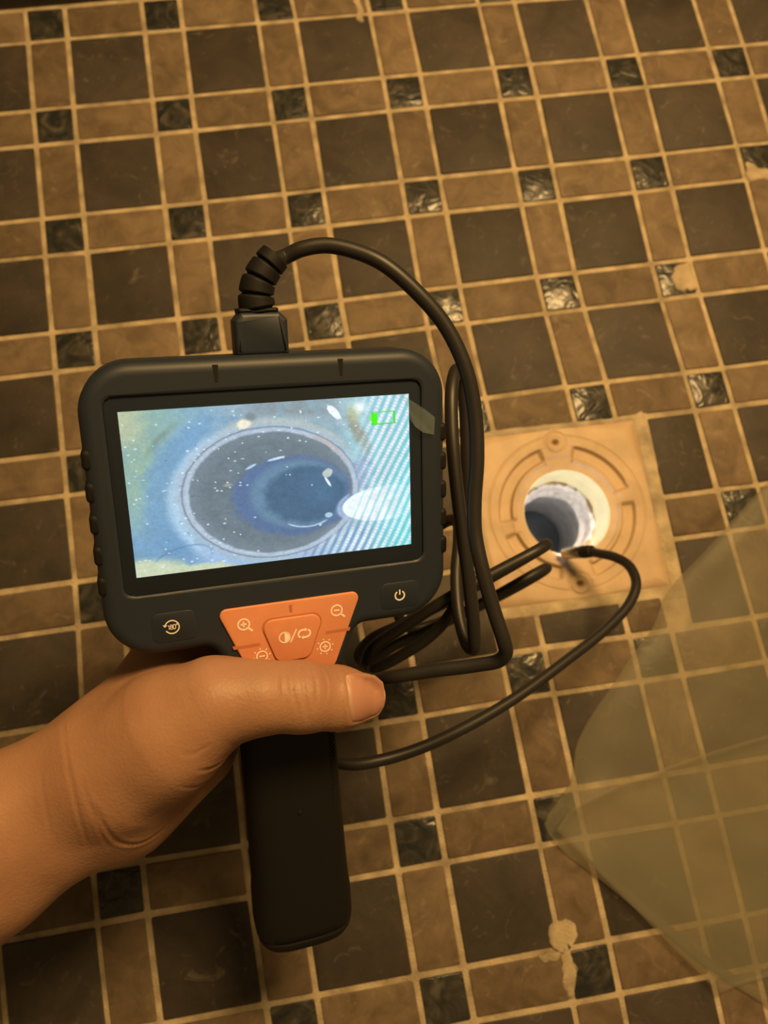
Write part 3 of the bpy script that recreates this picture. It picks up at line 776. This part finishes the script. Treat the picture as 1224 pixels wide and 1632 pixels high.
b.inputs['Base Color'].default_value = (0.01, 0.01, 0.01, 1); b.inputs['Roughness'].default_value = 0.35
b.inputs['Specular IOR Level'].default_value = 0.2
nt.links.new(at.outputs['Color'], b.inputs['Emission Color']); b.inputs['Emission Strength'].default_value = 1.1
screen = part('screen', (V, F), M['screen'], smooth=False)
ca = screen.data.color_attributes.new('picture', 'FLOAT_COLOR', 'POINT')
ca.data.foreach_set('color', np.c_[lin.reshape(-1, 3), np.ones(NX * NY)].astype(np.float32).ravel())
screen['label'] = 'lit screen showing the inside of a drain pipe with a green battery mark'

# peeling corner of the screen protector
tabp = np.array([(92.3, -0.2), (95.6, -2.2), (99.5, -4.8), (103.6, -8.3), (103.1, -14.3), (99.3, -13.4), (96.6, -11.2), (95.2, -8.8), (94.6, -5.0)])
tz = np.array([0.2, 0.3, 1.6, 2.4, 2.7, 2.3, 1.8, 0.6, 0.3])
top = np.c_[tabp, tz + 0.2]; bot = np.c_[tabp, tz + 0.05]
if area(tabp) < 0: top, bot = top[::-1], bot[::-1]
part('protector_tab', stack_loops([bot, top]), M['tab'], glass, False)

# handle
def superloop(y, cxx, w, zf, zb, e=3.2, n=56):
    t = np.linspace(0, 2 * math.pi, n, endpoint=False)
    c, s = np.cos(t), np.sin(t)
    X = cxx + w * np.sign(c) * np.abs(c) ** (2 / e); Z = (zf + zb) / 2 + (zf - zb) / 2 * np.sign(s) * np.abs(s) ** (2 / e)
    return np.c_[X, np.full(n, y), Z]
sec = [(-86, 47.9, 16.0, -1.5, -21), (-96, 47.9, 17.6, -0.4, -24.5), (-106, 47.9, 18.0, 0.0, -26), (-125, 47.9, 18.1, 0.0, -26.5), (-150, 48.3, 18.3, 0.0, -26.5), (-180, 48.9, 18.9, 0.2, -27), (-192, 49.2, 19.2, 0.3, -27.2), (-198, 49.3, 19.8, 0.5, -27.6), (-210, 49.4, 20.0, 0.6, -27.8), (-213.2, 49.4, 19.7, 0.3, -27.5), (-213.8, 49.4, 18.4, -0.9, -26.4)]
ys = []
V, F = stack_loops([superloop(*s) for s in sec])
handle = part('handle', (V, F[:-2] + [F[-2][::-1], F[-1][::-1]]), M['rubber'], angle=60)
sec = [(-213.0, 49.4, 18.0, -1.2, -26), (-213.9, 49.4, 19.5, 0.2, -27.3), (-216, 49.4, 19.0, 0.0, -27), (-219, 49.4, 17.4, -1.6, -25.2), (-221.5, 49.4, 14.0, -4.6, -22), (-222.6, 49.4, 8.0, -9, -17)]
V, F = stack_loops([superloop(*s) for s in sec])
part('handle_end_cap', (V, F), M['rubber'], angle=70)
# braided tread on the right edge of the handle
bits = []
def handle_z(x):
    q = min(abs(x - 48.2) / 18.35, 0.995)
    return -13.2 + 13.2 * (1 - q ** 3.2) ** (1 / 3.2)
for k in range(42):
    y = -117 - k * 1.7; x = 62.9 + (k * 1.7) * 0.012
    ring_t = []; ring_b = []
    for dx, dy in ((-1.1, -0.3), (0.2, 0.1), (1.3, 0.5), (1.3, 1.2), (0.2, 0.8), (-1.1, 0.4)):
        zz_ = handle_z(x + dx)
        ring_b.append((x + dx, y + dy, zz_ - 0.6)); ring_t.append((x + dx * 0.9, y + dy * 0.95, zz_ + 0.28))
    bits.append(stack_loops([np.array(ring_b), np.array(ring_t)]))
o = part('tread_strip', join(bits), M['rubber'], handle, False); o['kind'] = 'stuff'
# small moulded dot
part('moulded_dot', slab(arc(48.6, -155, 0.9, 0, 345, 20), -0.3, 0.35, 0, 0.2, 2), M['rubber'], handle)

# orange button panel
pan = densify(fillet([(35.2, -97.0), (63.9, -97.0), (75.2, -68.6), (24.0, -68.6)], [3, 4.5, 2.4, 2.4], 6), 2)
panel = part('button_panel', slab(pan, 0.8, 2.0, 0, 0.5, 3), M['orange'], angle=50)
panel['label'] = 'orange trapezoid button panel'
grv = fillet([(43.2, -91.3), (55.4, -91.3), (61.9, -73.9), (37.6, -73.9)], 3.6, 6)
part('button_groove_shade', slab(grv, 1.6, 2.04), M['orange_shaded'], panel, False)  # nearly flush inlay, coloured dark as the shade of a groove
btn = fillet([(43.5, -90.7), (55.1, -90.7), (61.2, -74.5), (38.3, -74.5)], 3.3, 6)
part('center_button', slab(btn, 1.7, 2.7, 0, 0.45, 3), M['orange'], panel, angle=50)
for p in ([(48.9, -72.8), (50.0, -72.8), (50.0, -70.0), (48.9, -70.0)], [(49.2, -95.8), (50.3, -95.8), (50.3, -92.6), (49.2, -92.6)],
          [(28.9, -83.6), (38.0, -83.6), (38.0, -82.5), (28.6, -82.5)], [(61.5, -83.0), (70.2, -83.0), (70.6, -81.9), (61.6, -81.9)]):
    part('button_divider', slab(np.array(p), 1.6, 2.05), M['orange_shaded'], panel, False)  # slightly raised strips whose darker orange draws the shade of notches
for p in ([(3, -77.5), (17.5, -77.5), (17.5, -67), (3, -67)], [(82.5, -77.5), (97.5, -77.5), (97.5, -67.5), (82.5, -67.5)]):
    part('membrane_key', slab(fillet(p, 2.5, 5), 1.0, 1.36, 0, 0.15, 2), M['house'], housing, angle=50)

# printed symbols
IZ0, IZ1 = 1.85, 2.12
def icon(strokes, z, label, parent, w=0.42):
    parts_ = []
    for s in strokes:
        pts_, closed = s[0], s[1]; ww = s[2] if len(s) > 2 else w
        if ww == 'fill':
            q = np.asarray(pts_, float)
            if area(q) < 0: q = q[::-1]
            parts_.append(slab(q, z - 0.2, z))
        else:
            parts_.append(ribbon(pts_, ww, z - 0.2, z, closed))
    o = part('printed_symbol', join(parts_), M['print'], parent, False)
    o['label'] = label
def seg(*p): return (np.array(p, float), False)
def magnifier(cx_, cy_, plus):
    s = [(arc(cx_ - .3, cy_ + .4, 1.95, 0, 350, 36), True, 0.5), (np.array([(cx_ + 1.1, cy_ - 1.0), (cx_ + 2.6, cy_ - 2.4)]), False, 0.65),
         (np.array([(cx_ - 1.3, cy_ + .4), (cx_ + .7, cy_ + .4)]), False, 0.5)]
    if plus: s.append((np.array([(cx_ - .3, cy_ - .6), (cx_ - .3, cy_ + 1.4)]), False, 0.5))
    return s
icon(magnifier(33.2, -75.2, True), 2.12, 'cream magnifier with plus sign', panel)
icon(magnifier(66.1, -75.0, False), 2.12, 'cream magnifier with minus sign', panel)
def sun(cx_, cy_, plus):
    s = [(arc(cx_, cy_, 1.85, 0, 350, 36), True, 0.42), (np.array([(cx_ - 1.0, cy_), (cx_ + 1.0, cy_)]), False, 0.4)]
    if plus: s.append((np.array([(cx_, cy_ - 1.0), (cx_, cy_ + 1.0)]), False, 0.4))
    for k in range(8):
        a_ = math.radians(k * 45 + 10)
        s.append((np.array([(cx_ + 2.6 * math.cos(a_), cy_ + 2.6 * math.sin(a_)), (cx_ + 3.15 * math.cos(a_), cy_ + 3.15 * math.sin(a_)) ]), False, 0.36))
    return s
icon(sun(38.4, -87.6, False), 2.12, 'cream brightness symbol with minus sign', panel)
icon(sun(61.0, -87.8, True), 2.12, 'cream brightness symbol with plus sign', panel)
c0 = (46.6, -81.6)
half = np.vstack([arc(c0[0], c0[1], 1.9, -90, 90, 20)])
c1 = (53.6, -81.2)
def arrow(tip, d, s):
    d = np.array(d, float) / np.linalg.norm(d); n_ = np.array([-d[1], d[0]]); t_ = np.array(tip, float)
    return (np.array([t_ + d * s, t_ + n_ * s * 0.9, t_ - n_ * s * 0.9]), True, 'fill')
cyc1 = np.array([(c1[0] - 2.1, c1[1] - 0.5), (c1[0] - 2.1, c1[1] + .3), (c1[0] - 1.6, c1[1] + 1.1), (c1[0] - .8, c1[1] + 1.4), (c1[0] + .4, c1[1] + 1.4)])
cyc2 = np.array([(c1[0] + 2.1, c1[1] + 0.5), (c1[0] + 2.1, c1[1] - .3), (c1[0] + 1.6, c1[1] - 1.1), (c1[0] + .8, c1[1] - 1.4), (c1[0] - .4, c1[1] - 1.4)])
cyc3 = np.array([(c1[0] + 1.4, c1[1] + 1.25), (c1[0] + 1.9, c1[1] + .9), (c1[0] + 2.1, c1[1] + .4)])
cyc4 = np.array([(c1[0] - 1.4, c1[1] - 1.25), (c1[0] - 1.9, c1[1] - .9), (c1[0] - 2.1, c1[1] - .4)])
icon([(arc(c0[0], c0[1], 1.9, 0, 350, 36), True, 0.38), (half, True, 'fill'), seg((48.6, -83.7), (50.9, -79.1)),
      (cyc1, False, 0.6), (cyc2, False, 0.6), (cyc3, False, 0.6), (cyc4, False, 0.6), arrow((c1[0] + .3, c1[1] + 1.4), (1, 0), 0.8), arrow((c1[0] - .3, c1[1] - 1.4), (-1, 0), 0.8)],
     2.82, 'cream half-filled circle, slash and circling arrows', panel)
p0 = (89.8, -72.6)
icon([(arc(*p0, 1.75, 125, 415, 36), False, 0.5), seg((p0[0], p0[1] + 0.3), (p0[0], p0[1] + 2.2))], 1.48, 'cream power symbol', housing, 0.5)
q0 = (9.4, -72.2)
def dig8(x, y, s):
    return [(arc(x, y + .42 * s, .36 * s, 0, 340, 16), True, .2), (arc(x, y - .38 * s, .42 * s, 0, 340, 16), True, .2)]
icon([(arc(*q0, 2.3, -150, 165, 40), False, 0.36), arrow((q0[0] - 2.2, q0[1] + .9), (-0.15, -1), 0.8),
      seg((q0[0] - 1.25, q0[1] + .45), (q0[0] - .95, q0[1] + .75), (q0[0] - .95, q0[1] - .8))[:2] + (.22,),
      *dig8(q0[0] - .2, q0[1], 1.0), (q0 + np.array([(.42, .8), (.42, -.8)]).mean(0) + np.c_[.42 * np.cos(np.linspace(0, 6.0, 18)), .8 * np.sin(np.linspace(0, 6.0, 18))] + np.array([.35, 0]), True, .22),
      (arc(q0[0] + 1.62, q0[1] + .75, .22, 0, 330, 12), True, .14)], 1.48, 'cream 180 degree rotation symbol', housing)

# ------------------------------------------------------------------ probe cable with plug, relief and camera head
DM = np.array(DEV_ROT); DL = np.array(DEV_LOC) / MM
def d2w(p): return np.asarray(p, float) @ DM.T + DL
cable_base = d2w([46.8, 15.5, -11])
cab = empty('probe_cable', Matrix.Translation(Vector(cable_base * MM)))
tag(cab, 'black coiled probe cable plugged into the monitor top, its lit camera tip over the drain', 'cable')
def cpart(name, vf, mat, parent=None, smooth=True, angle=None):
    return mesh_obj(name, vf[0], vf[1], mat, parent or cab, smooth, cable_base, angle)
pl = fillet([(38.2, 14.8), (55.6, 14.8), (55.6, 26.0), (53.2, 28.4), (40.4, 28.4), (38.2, 26.0)], [0.8, 0.8, 1.2, 1, 1, 1.2], 4)
V, F = slab(densify(pl, 2), -16.5, -5.0, 1.6, 1.6, 3)
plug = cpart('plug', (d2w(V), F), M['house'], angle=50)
V, F = slab(fillet([(39.8, 28.0), (53.0, 28.0), (53.0, 29.8), (39.8, 29.8)], 0.5, 3), -15.5, -6.2, 1, 1, 2)
cpart('plug_shoulder', (d2w(V), F), M['rubber'], plug, angle=50)
cpts = np.array(CABLE)
start = d2w([54.6, 43.0, -11])
path0 = catmull(np.array([d2w(p) for p in ([47.0, 28.6, -11], [46.6, 33, -11], [47.8, 38, -11], [50.8, 42.6, -11], [54.0, 46.0, -11])]), 30)
n_ = len(path0)
tt = np.linspace(0, 1, n_)
rad = 6.1 - 1.0 * tt
for c_, w_ in ((0.04, 0.03), (0.30, 0.02), (0.54, 0.02), (0.78, 0.02)):
    rad = rad - 1.25 * np.exp(-((tt - c_) / w_) ** 2)
rad[-3:] *= np.array([0.96, 0.86, 0.62])
cpart('strain_relief', sweep(path0, rad, 24), M['rubber'], angle=60)
full = catmull(np.vstack([d2w([52.5, 44.4, -11]), cpts[1:]]), 9)
cpart('cable_sheath', sweep(full, 2.6, 14), M['cable'])
tip = np.array(PROBE_TIP); end = cpts[-1]
ax = (tip - end) / np.linalg.norm(tip - end); Lp = np.linalg.norm(tip - end)
def along(ts): return np.array([end + ax * t for t in ts])
cpart('probe_collar', sweep(along([-3, -2.6, 2, 4.6, 5.0]), [2.7, 3.4, 3.7, 3.7, 3.2], 20), M['rubber'], angle=50)
head_ = cpart('camera_head', sweep(along([4.6, 4.9, Lp - 0.8, Lp]), [3.2, 3.5, 3.5, 3.2], 24), M['steel'], angle=50)
ref = np.cross(ax, [0, 0, 1]); ref /= np.linalg.norm(ref); up = np.cross(ref, ax)
cpart('lens', sweep(along([Lp - 0.1, Lp + 0.25]), [1.2, 1.1], 16), M['glassblack'], head_, angle=50)
for k in range(6):
    a_ = 2 * math.pi * k / 6 + 0.4
    o_ = (ref * math.cos(a_) + up * math.sin(a_)) * 2.25
    cpart('led', sweep(along([Lp - 0.2, Lp + 0.35]) + o_, [0.6, 0.5], 10), M['led'], head_, angle=50)
sl = bpy.data.lights.new('probe_led_light', 'SPOT')
sl.energy = 0.085; sl.color = (0.92, 0.97, 1.0); sl.spot_size = math.radians(150); sl.spot_blend = 0.8; sl.shadow_soft_size = 0.003
so = bpy.data.objects.new('probe_led_light', sl); COL.objects.link(so)
so.location = Vector((tip + ax * 1.0 + np.array([1.0, 2.0, -2.0])) * MM)
aim = np.array([DRAIN[0] + 4, DRAIN[1] + 6, -25.0])
so.rotation_euler = (Vector(aim * MM) - so.location).to_track_quat('-Z', 'Y').to_euler()

# ------------------------------------------------------------------ clear plastic sheet on the floor
film_base = np.array([400.0, -540.0, 0.0])
film = empty('plastic_sheet', Matrix.Translation(Vector(film_base * MM)))
tag(film, 'crumpled clear plastic sheet lying on the tiles beside the drain', 'plastic sheet')
def film_patch(left, right, zfun, nS=46, nT=90, thick=0.12):
    L_ = catmull(np.c_[np.array(left), np.zeros(len(left))], 8)[:, :2]
    d = np.r_[0, np.cumsum(np.linalg.norm(np.diff(L_, axis=0), axis=1))]
    t = np.linspace(0, d[-1], nT)
    A = np.c_[np.interp(t, d, L_[:, 0]), np.interp(t, d, L_[:, 1])]
    Rr = np.array(right[0]) + (np.array(right[1]) - np.array(right[0])) * (t / d[-1])[:, None]
    s = np.linspace(0, 1, nS) ** 1.5
    G = A[:, None, :] * (1 - s)[None, :, None] + Rr[:, None, :] * s[None, :, None]
    X, Y = G[..., 0], G[..., 1]
    edge = np.linalg.norm(G - A[:, None, :], axis=2)
    Z = zfun(X, Y, edge)
    top = np.c_[X.ravel(), Y.ravel(), Z.ravel()]; bot = top - [0, 0, thick]
    I = np.arange(nT * nS).reshape(nT, nS); n = nT * nS; F = []
    for a_, sgn in ((0, 1), (n, -1)):
        q = np.stack([I[:-1, :-1], I[1:, :-1], I[1:, 1:], I[:-1, 1:]], -1).reshape(-1, 4) + a_
        F += q.tolist() if sgn > 0 else q[:, ::-1].tolist()
    ring = list(I[0, :]) + list(I[1:, -1]) + list(I[-1, -2::-1]) + list(I[-2:0:-1, 0])
    for k in range(len(ring)):
        a_, b_ = ring[k], ring[(k + 1) % len(ring)]
        F.append((a_, a_ + n, b_ + n, b_))
    return np.vstack([top, bot]), F
def z_low(X, Y, e):
    return 2.2 + 1.6 * (vnoise(X / 33, Y / 27, 31) + 1) * smooth(0, 25, e) + 1.2 * (vnoise(X / 13 + Y / 40, Y / 16, 32) + 1) * smooth(4, 30, e) * 0.5 + 0.4 * smooth(6, 0, e)
mesh_obj('lower_layer', *film_patch(FILM_EDGE, [(620, -250), (620, -760)], z_low), M['film'], film, True, film_base)
edge2 = [p for p in FILM_FOLD] 
def z_up(X, Y, e):
    return z_low(X, Y, 40 + e * 0) + 1.6 + 2.2 * np.exp(-(e / 5.0) ** 2) + 1.8 * (vnoise(X / 21, Y / 30 + X / 60, 41) + 1)
mesh_obj('folded_layer', *film_patch(edge2, [(300, -640), (560, -620)], z_up, 40, 60), M['film'], film, True, film_base)
# rolled lip along the near edge
lip = catmull(np.array([(p[0], p[1], 3.0) for p in FILM_EDGE[12:]]), 10)
nrm = np.array([0.62, 0.78])
stripV = []
for k, (dx, z) in enumerate(((0, 0.0), (1.2, 1.4), (3.6, 1.6), (5.2, 0.2))):
    stripV.append(lip + np.array([nrm[0] * dx, nrm[1] * dx, z]))
n_ = len(lip); V = np.concatenate(stripV); F = [(a_ * n_ + i, a_ * n_ + i + 1, (a_ + 1) * n_ + i + 1, (a_ + 1) * n_ + i) for a_ in range(3) for i in range(n_ - 1)]
mesh_obj('rolled_edge', V, F, M['film'], film, True, film_base)

# ------------------------------------------------------------------ the hand: one continuous surface from a smooth distance field
prims = []
for name, ch in HAND_CHAINS.items():
    for a_, b_ in zip(ch[:-1], ch[1:]):
        prims.append((name, np.array(a_[:3]), np.array(b_[:3]), a_[3], b_[3]))
FINGERS = ('index_finger', 'middle_finger', 'ring_finger', 'little_finger')
def rcone(P, a, b, r1, r2, zs=1.0):
    ba = b - a; l2 = ba @ ba; t = np.clip(((P - a) @ ba) / l2, 0, 1)
    d = P - a - t[:, None] * ba
    return np.sqrt((d * d).sum(1)) - (r1 + (r2 - r1) * t)
def smin(d1, d2, k):
    h = np.maximum(k - np.abs(d1 - d2), 0) / k
    return np.minimum(d1, d2) - h * h * k * 0.25
def hand_sdf(P):
    P = np.asarray(P, float)
    body = None
    groups = {}
    for name, a, b, r1, r2 in prims:
        d = rcone(P, a, b, r1, r2)
        g = name if name in FINGERS or name == 'thumb' else 'palm'
        groups[g] = d if g not in groups else smin(groups[g], d, 3.0 if g != 'palm' else 12.0)
    body = groups['palm']
    fing = None
    for f_ in FINGERS:
        fing = groups[f_] if fing is None else smin(fing, groups[f_], 1.2)
    body = smin(body, fing, 7.0)
    return smin(body, groups['thumb'], 9.0)
allp = np.array([p for _, a, b, r1, r2 in prims for p in (a - max(r1, r2), a + max(r1, r2), b - max(r1, r2), b + max(r1, r2))])
lo3, hi3 = allp.min(0) - 3, allp.max(0) + 3
def surface_nets(f, lo3, hi3, h):
    B = 6
    n = (np.ceil((hi3 - lo3) / (h * B)).astype(int)) * B + 1
    axs = [lo3[k] + h * np.arange(n[k]) for k in range(3)]
    nb = (n - 1) // B
    cc = np.stack(np.meshgrid(*[lo3[k] + h * B * (np.arange(nb[k]) + 0.5) for k in range(3)], indexing='ij'), -1).reshape(-1, 3)
    dc = f(cc)
    vol = np.full(n, 1.0, np.float32)
    bi = np.stack(np.meshgrid(*[np.arange(k) for k in nb], indexing='ij'), -1).reshape(-1, 3)
    rb = np.arange(B + 1)
    loc = np.stack(np.meshgrid(rb, rb, rb, indexing='ij'), -1).reshape(-1, 3)
    inside = bi[dc < -h * B * 1.0]
    for q in inside:
        vol[q[0] * B:q[0] * B + B + 1, q[1] * B:q[1] * B + B + 1, q[2] * B:q[2] * B + B + 1] = -1.0
    near = bi[np.abs(dc) < h * B * 1.05]
    for s in range(0, len(near), 400):
        ch = near[s:s + 400]
        I = (ch[:, None, :] * B + loc[None]).reshape(-1, 3)
        vol[I[:, 0], I[:, 1], I[:, 2]] = f(lo3 + I * h)
    neg = vol < 0
    cnt = np.zeros(np.array(n) - 1, np.int8)
    for dx in (0, 1):
        for dy in (0, 1):
            for dz in (0, 1):
                cnt += neg[dx:n[0] - 1 + dx, dy:n[1] - 1 + dy, dz:n[2] - 1 + dz]
    act = (cnt > 0) & (cnt < 8)
    ids = np.full(act.shape, -1, np.int64); ids[act] = np.arange(act.sum())
    V = lo3 + (np.argwhere(act) + 0.5) * h
    F = []
    for axis in range(3):
        sl0 = [slice(None)] * 3; sl1 = [slice(None)] * 3
        sl0[axis] = slice(0, -1); sl1[axis] = slice(1, None)
        A, Bn = neg[tuple(sl0)], neg[tuple(sl1)]
        e = np.argwhere(A != Bn)
        u, w = (axis + 1) % 3, (axis + 2) % 3
        ok = (e[:, u] > 0) & (e[:, w] > 0) & (e[:, u] < n[u] - 1) & (e[:, w] < n[w] - 1)
        e = e[ok]
        flip = A[e[:, 0], e[:, 1], e[:, 2]]
        def idq(du, dw):
            q = e.copy(); q[:, u] -= du; q[:, w] -= dw
            return ids[q[:, 0], q[:, 1], q[:, 2]]
        quad = np.stack([idq(1, 1), idq(0, 1), idq(0, 0), idq(1, 0)], 1)
        quad[~flip] = quad[~flip][:, ::-1]
        F.append(quad)
    return V, np.concatenate(F)
HV, HF = surface_nets(hand_sdf, lo3, hi3, 0.86)
def grad(P, e=0.15):
    g = np.stack([hand_sdf(P + np.eye(3)[k] * e) - hand_sdf(P - np.eye(3)[k] * e) for k in range(3)], 1)
    return g / (np.linalg.norm(g, axis=1)[:, None] + 1e-9)
E_ = np.concatenate([HF[:, [k, (k + 1) % 4]] for k in range(4)])
deg = np.bincount(E_.ravel(), minlength=len(HV))
for it in range(3):
    # even the mesh out, then pull it back onto the surface
    acc = np.stack([np.bincount(E_[:, 0], HV[E_[:, 1], k], len(HV)) + np.bincount(E_[:, 1], HV[E_[:, 0], k], len(HV)) for k in range(3)], 1)
    HV = HV * 0.4 + 0.6 * acc / deg[:, None]
    d = hand_sdf(HV)
    HV = HV - grad(HV) * d[:, None] * 0.9
HN = grad(HV)
def seg_dist(P2, pts_):
    best = np.full(len(P2), 1e9); tpar = np.zeros(len(P2)); n = len(pts_) - 1
    for i in range(n):
        a, b = np.array(pts_[i]), np.array(pts_[i + 1]); ba = b - a
        t = np.clip(((P2 - a) @ ba) / (ba @ ba), 0, 1)
        d = np.linalg.norm(P2 - a - t[:, None] * ba, axis=1)
        m = d < best; best[m] = d[m]; tpar[m] = (i + t[m]) / n
    return best, tpar
front = HN[:, 2] > 0.15
disp = np.zeros(len(HV))
for dep, wid, pts_ in CREASES:
    p = catmull(np.c_[np.array(pts_), np.zeros(len(pts_))], 5)[:, :2]
    d, t = seg_dist(HV[:, :2], p)
    fall = np.sin(np.clip(t, 0.02, 0.98) * math.pi) ** 0.5
    disp -= front * fall * dep * (np.exp(-(d / wid) ** 2) - 0.35 * np.exp(-((d - 2.2 * wid) / (1.2 * wid)) ** 2))
HV = HV + HN * disp[:, None]
HV = HV + HN * (0.18 * vnoise(HV[:, 0] / 9, (HV[:, 1] + HV[:, 2]) / 9, 77))[:, None]
# the nail bed sinks a little, the skin fold round it swells
nl = densify(fillet(NAIL, 1.6, 3), 0.7)
if area(nl) < 0: nl = nl[::-1]
near = front & (np.abs(HV[:, 0] - nl[:, 0].mean()) < 13) & (np.abs(HV[:, 1] - nl[:, 1].mean()) < 13)
q = HV[near][:, :2]
dn, _ = seg_dist(q, np.vstack([nl, nl[:1]]))
ins = np.zeros(len(q), bool)
for a_, b_ in zip(nl, np.roll(nl, -1, 0)):
    cr = ((a_[1] > q[:, 1]) != (b_[1] > q[:, 1]))
    xx = (b_[0] - a_[0]) * (q[:, 1] - a_[1]) / (b_[1] - a_[1] + 1e-12) + a_[0]
    ins ^= cr & (q[:, 0] < xx)
sd = np.where(ins, -dn, dn)
fold = 0.28 * np.exp(-((sd - 0.9) / 0.8) ** 2) * (1 - smooth(nl[:, 0].max() - 4, nl[:, 0].max(), q[:, 0])) - 0.25 * smooth(0.2, -0.6, sd)
tmp = np.zeros(len(HV)); tmp[near] = fold
HV0 = HV.copy(); HV = HV + HN * tmp[:, None]
hand_base = np.array([-16.0, -135.0, -8.0])
person = empty('person', DEVM @ Matrix.Translation(Vector(hand_base * MM)))
tag(person, 'bare left hand and forearm gripping the monitor handle, thumb laid across the front', 'person')
hand = mesh_obj('hand', HV, HF, M['skin'], person, True, hand_base)

# thumb nail laid on the thumb surface
def surf_z(x, y):
    x = np.asarray(x, float); y = np.asarray(y, float)
    z = np.full(len(x), 40.0)
    for it in range(60):
        d = hand_sdf(np.c_[x, y, z]); z = z - np.clip(d, -1, 3) * 0.8
    return z
nc = nl.mean(0)
rings = []
for f_ in (1.0, 0.93, 0.8, 0.6, 0.4, 0.2, 0.04):
    p = nc + (nl - nc) * f_
    z = surf_z(p[:, 0], p[:, 1])
    z = np.maximum(z, z.max() - 6.5)
    rings.append(np.c_[p, z + (-0.3 if f_ == 1.0 else -0.02 if f_ == 0.93 else 0.1)])
V, F = stack_loops(rings, False)
nail = mesh_obj('thumb_nail', V, F, M['nail'], person, True, hand_base)
nail.data.materials.append(M['nail_tip']); nail.data.materials.append(M['lunula'])
xs0, xs1 = nl[:, 0].min(), nl[:, 0].max()
for poly in nail.data.polygons:
    x = poly.center[0] / MM + hand_base[0]
    if x > xs1 - 0.55: poly.material_index = 1
    elif x < xs0 + 2.0: poly.material_index = 2
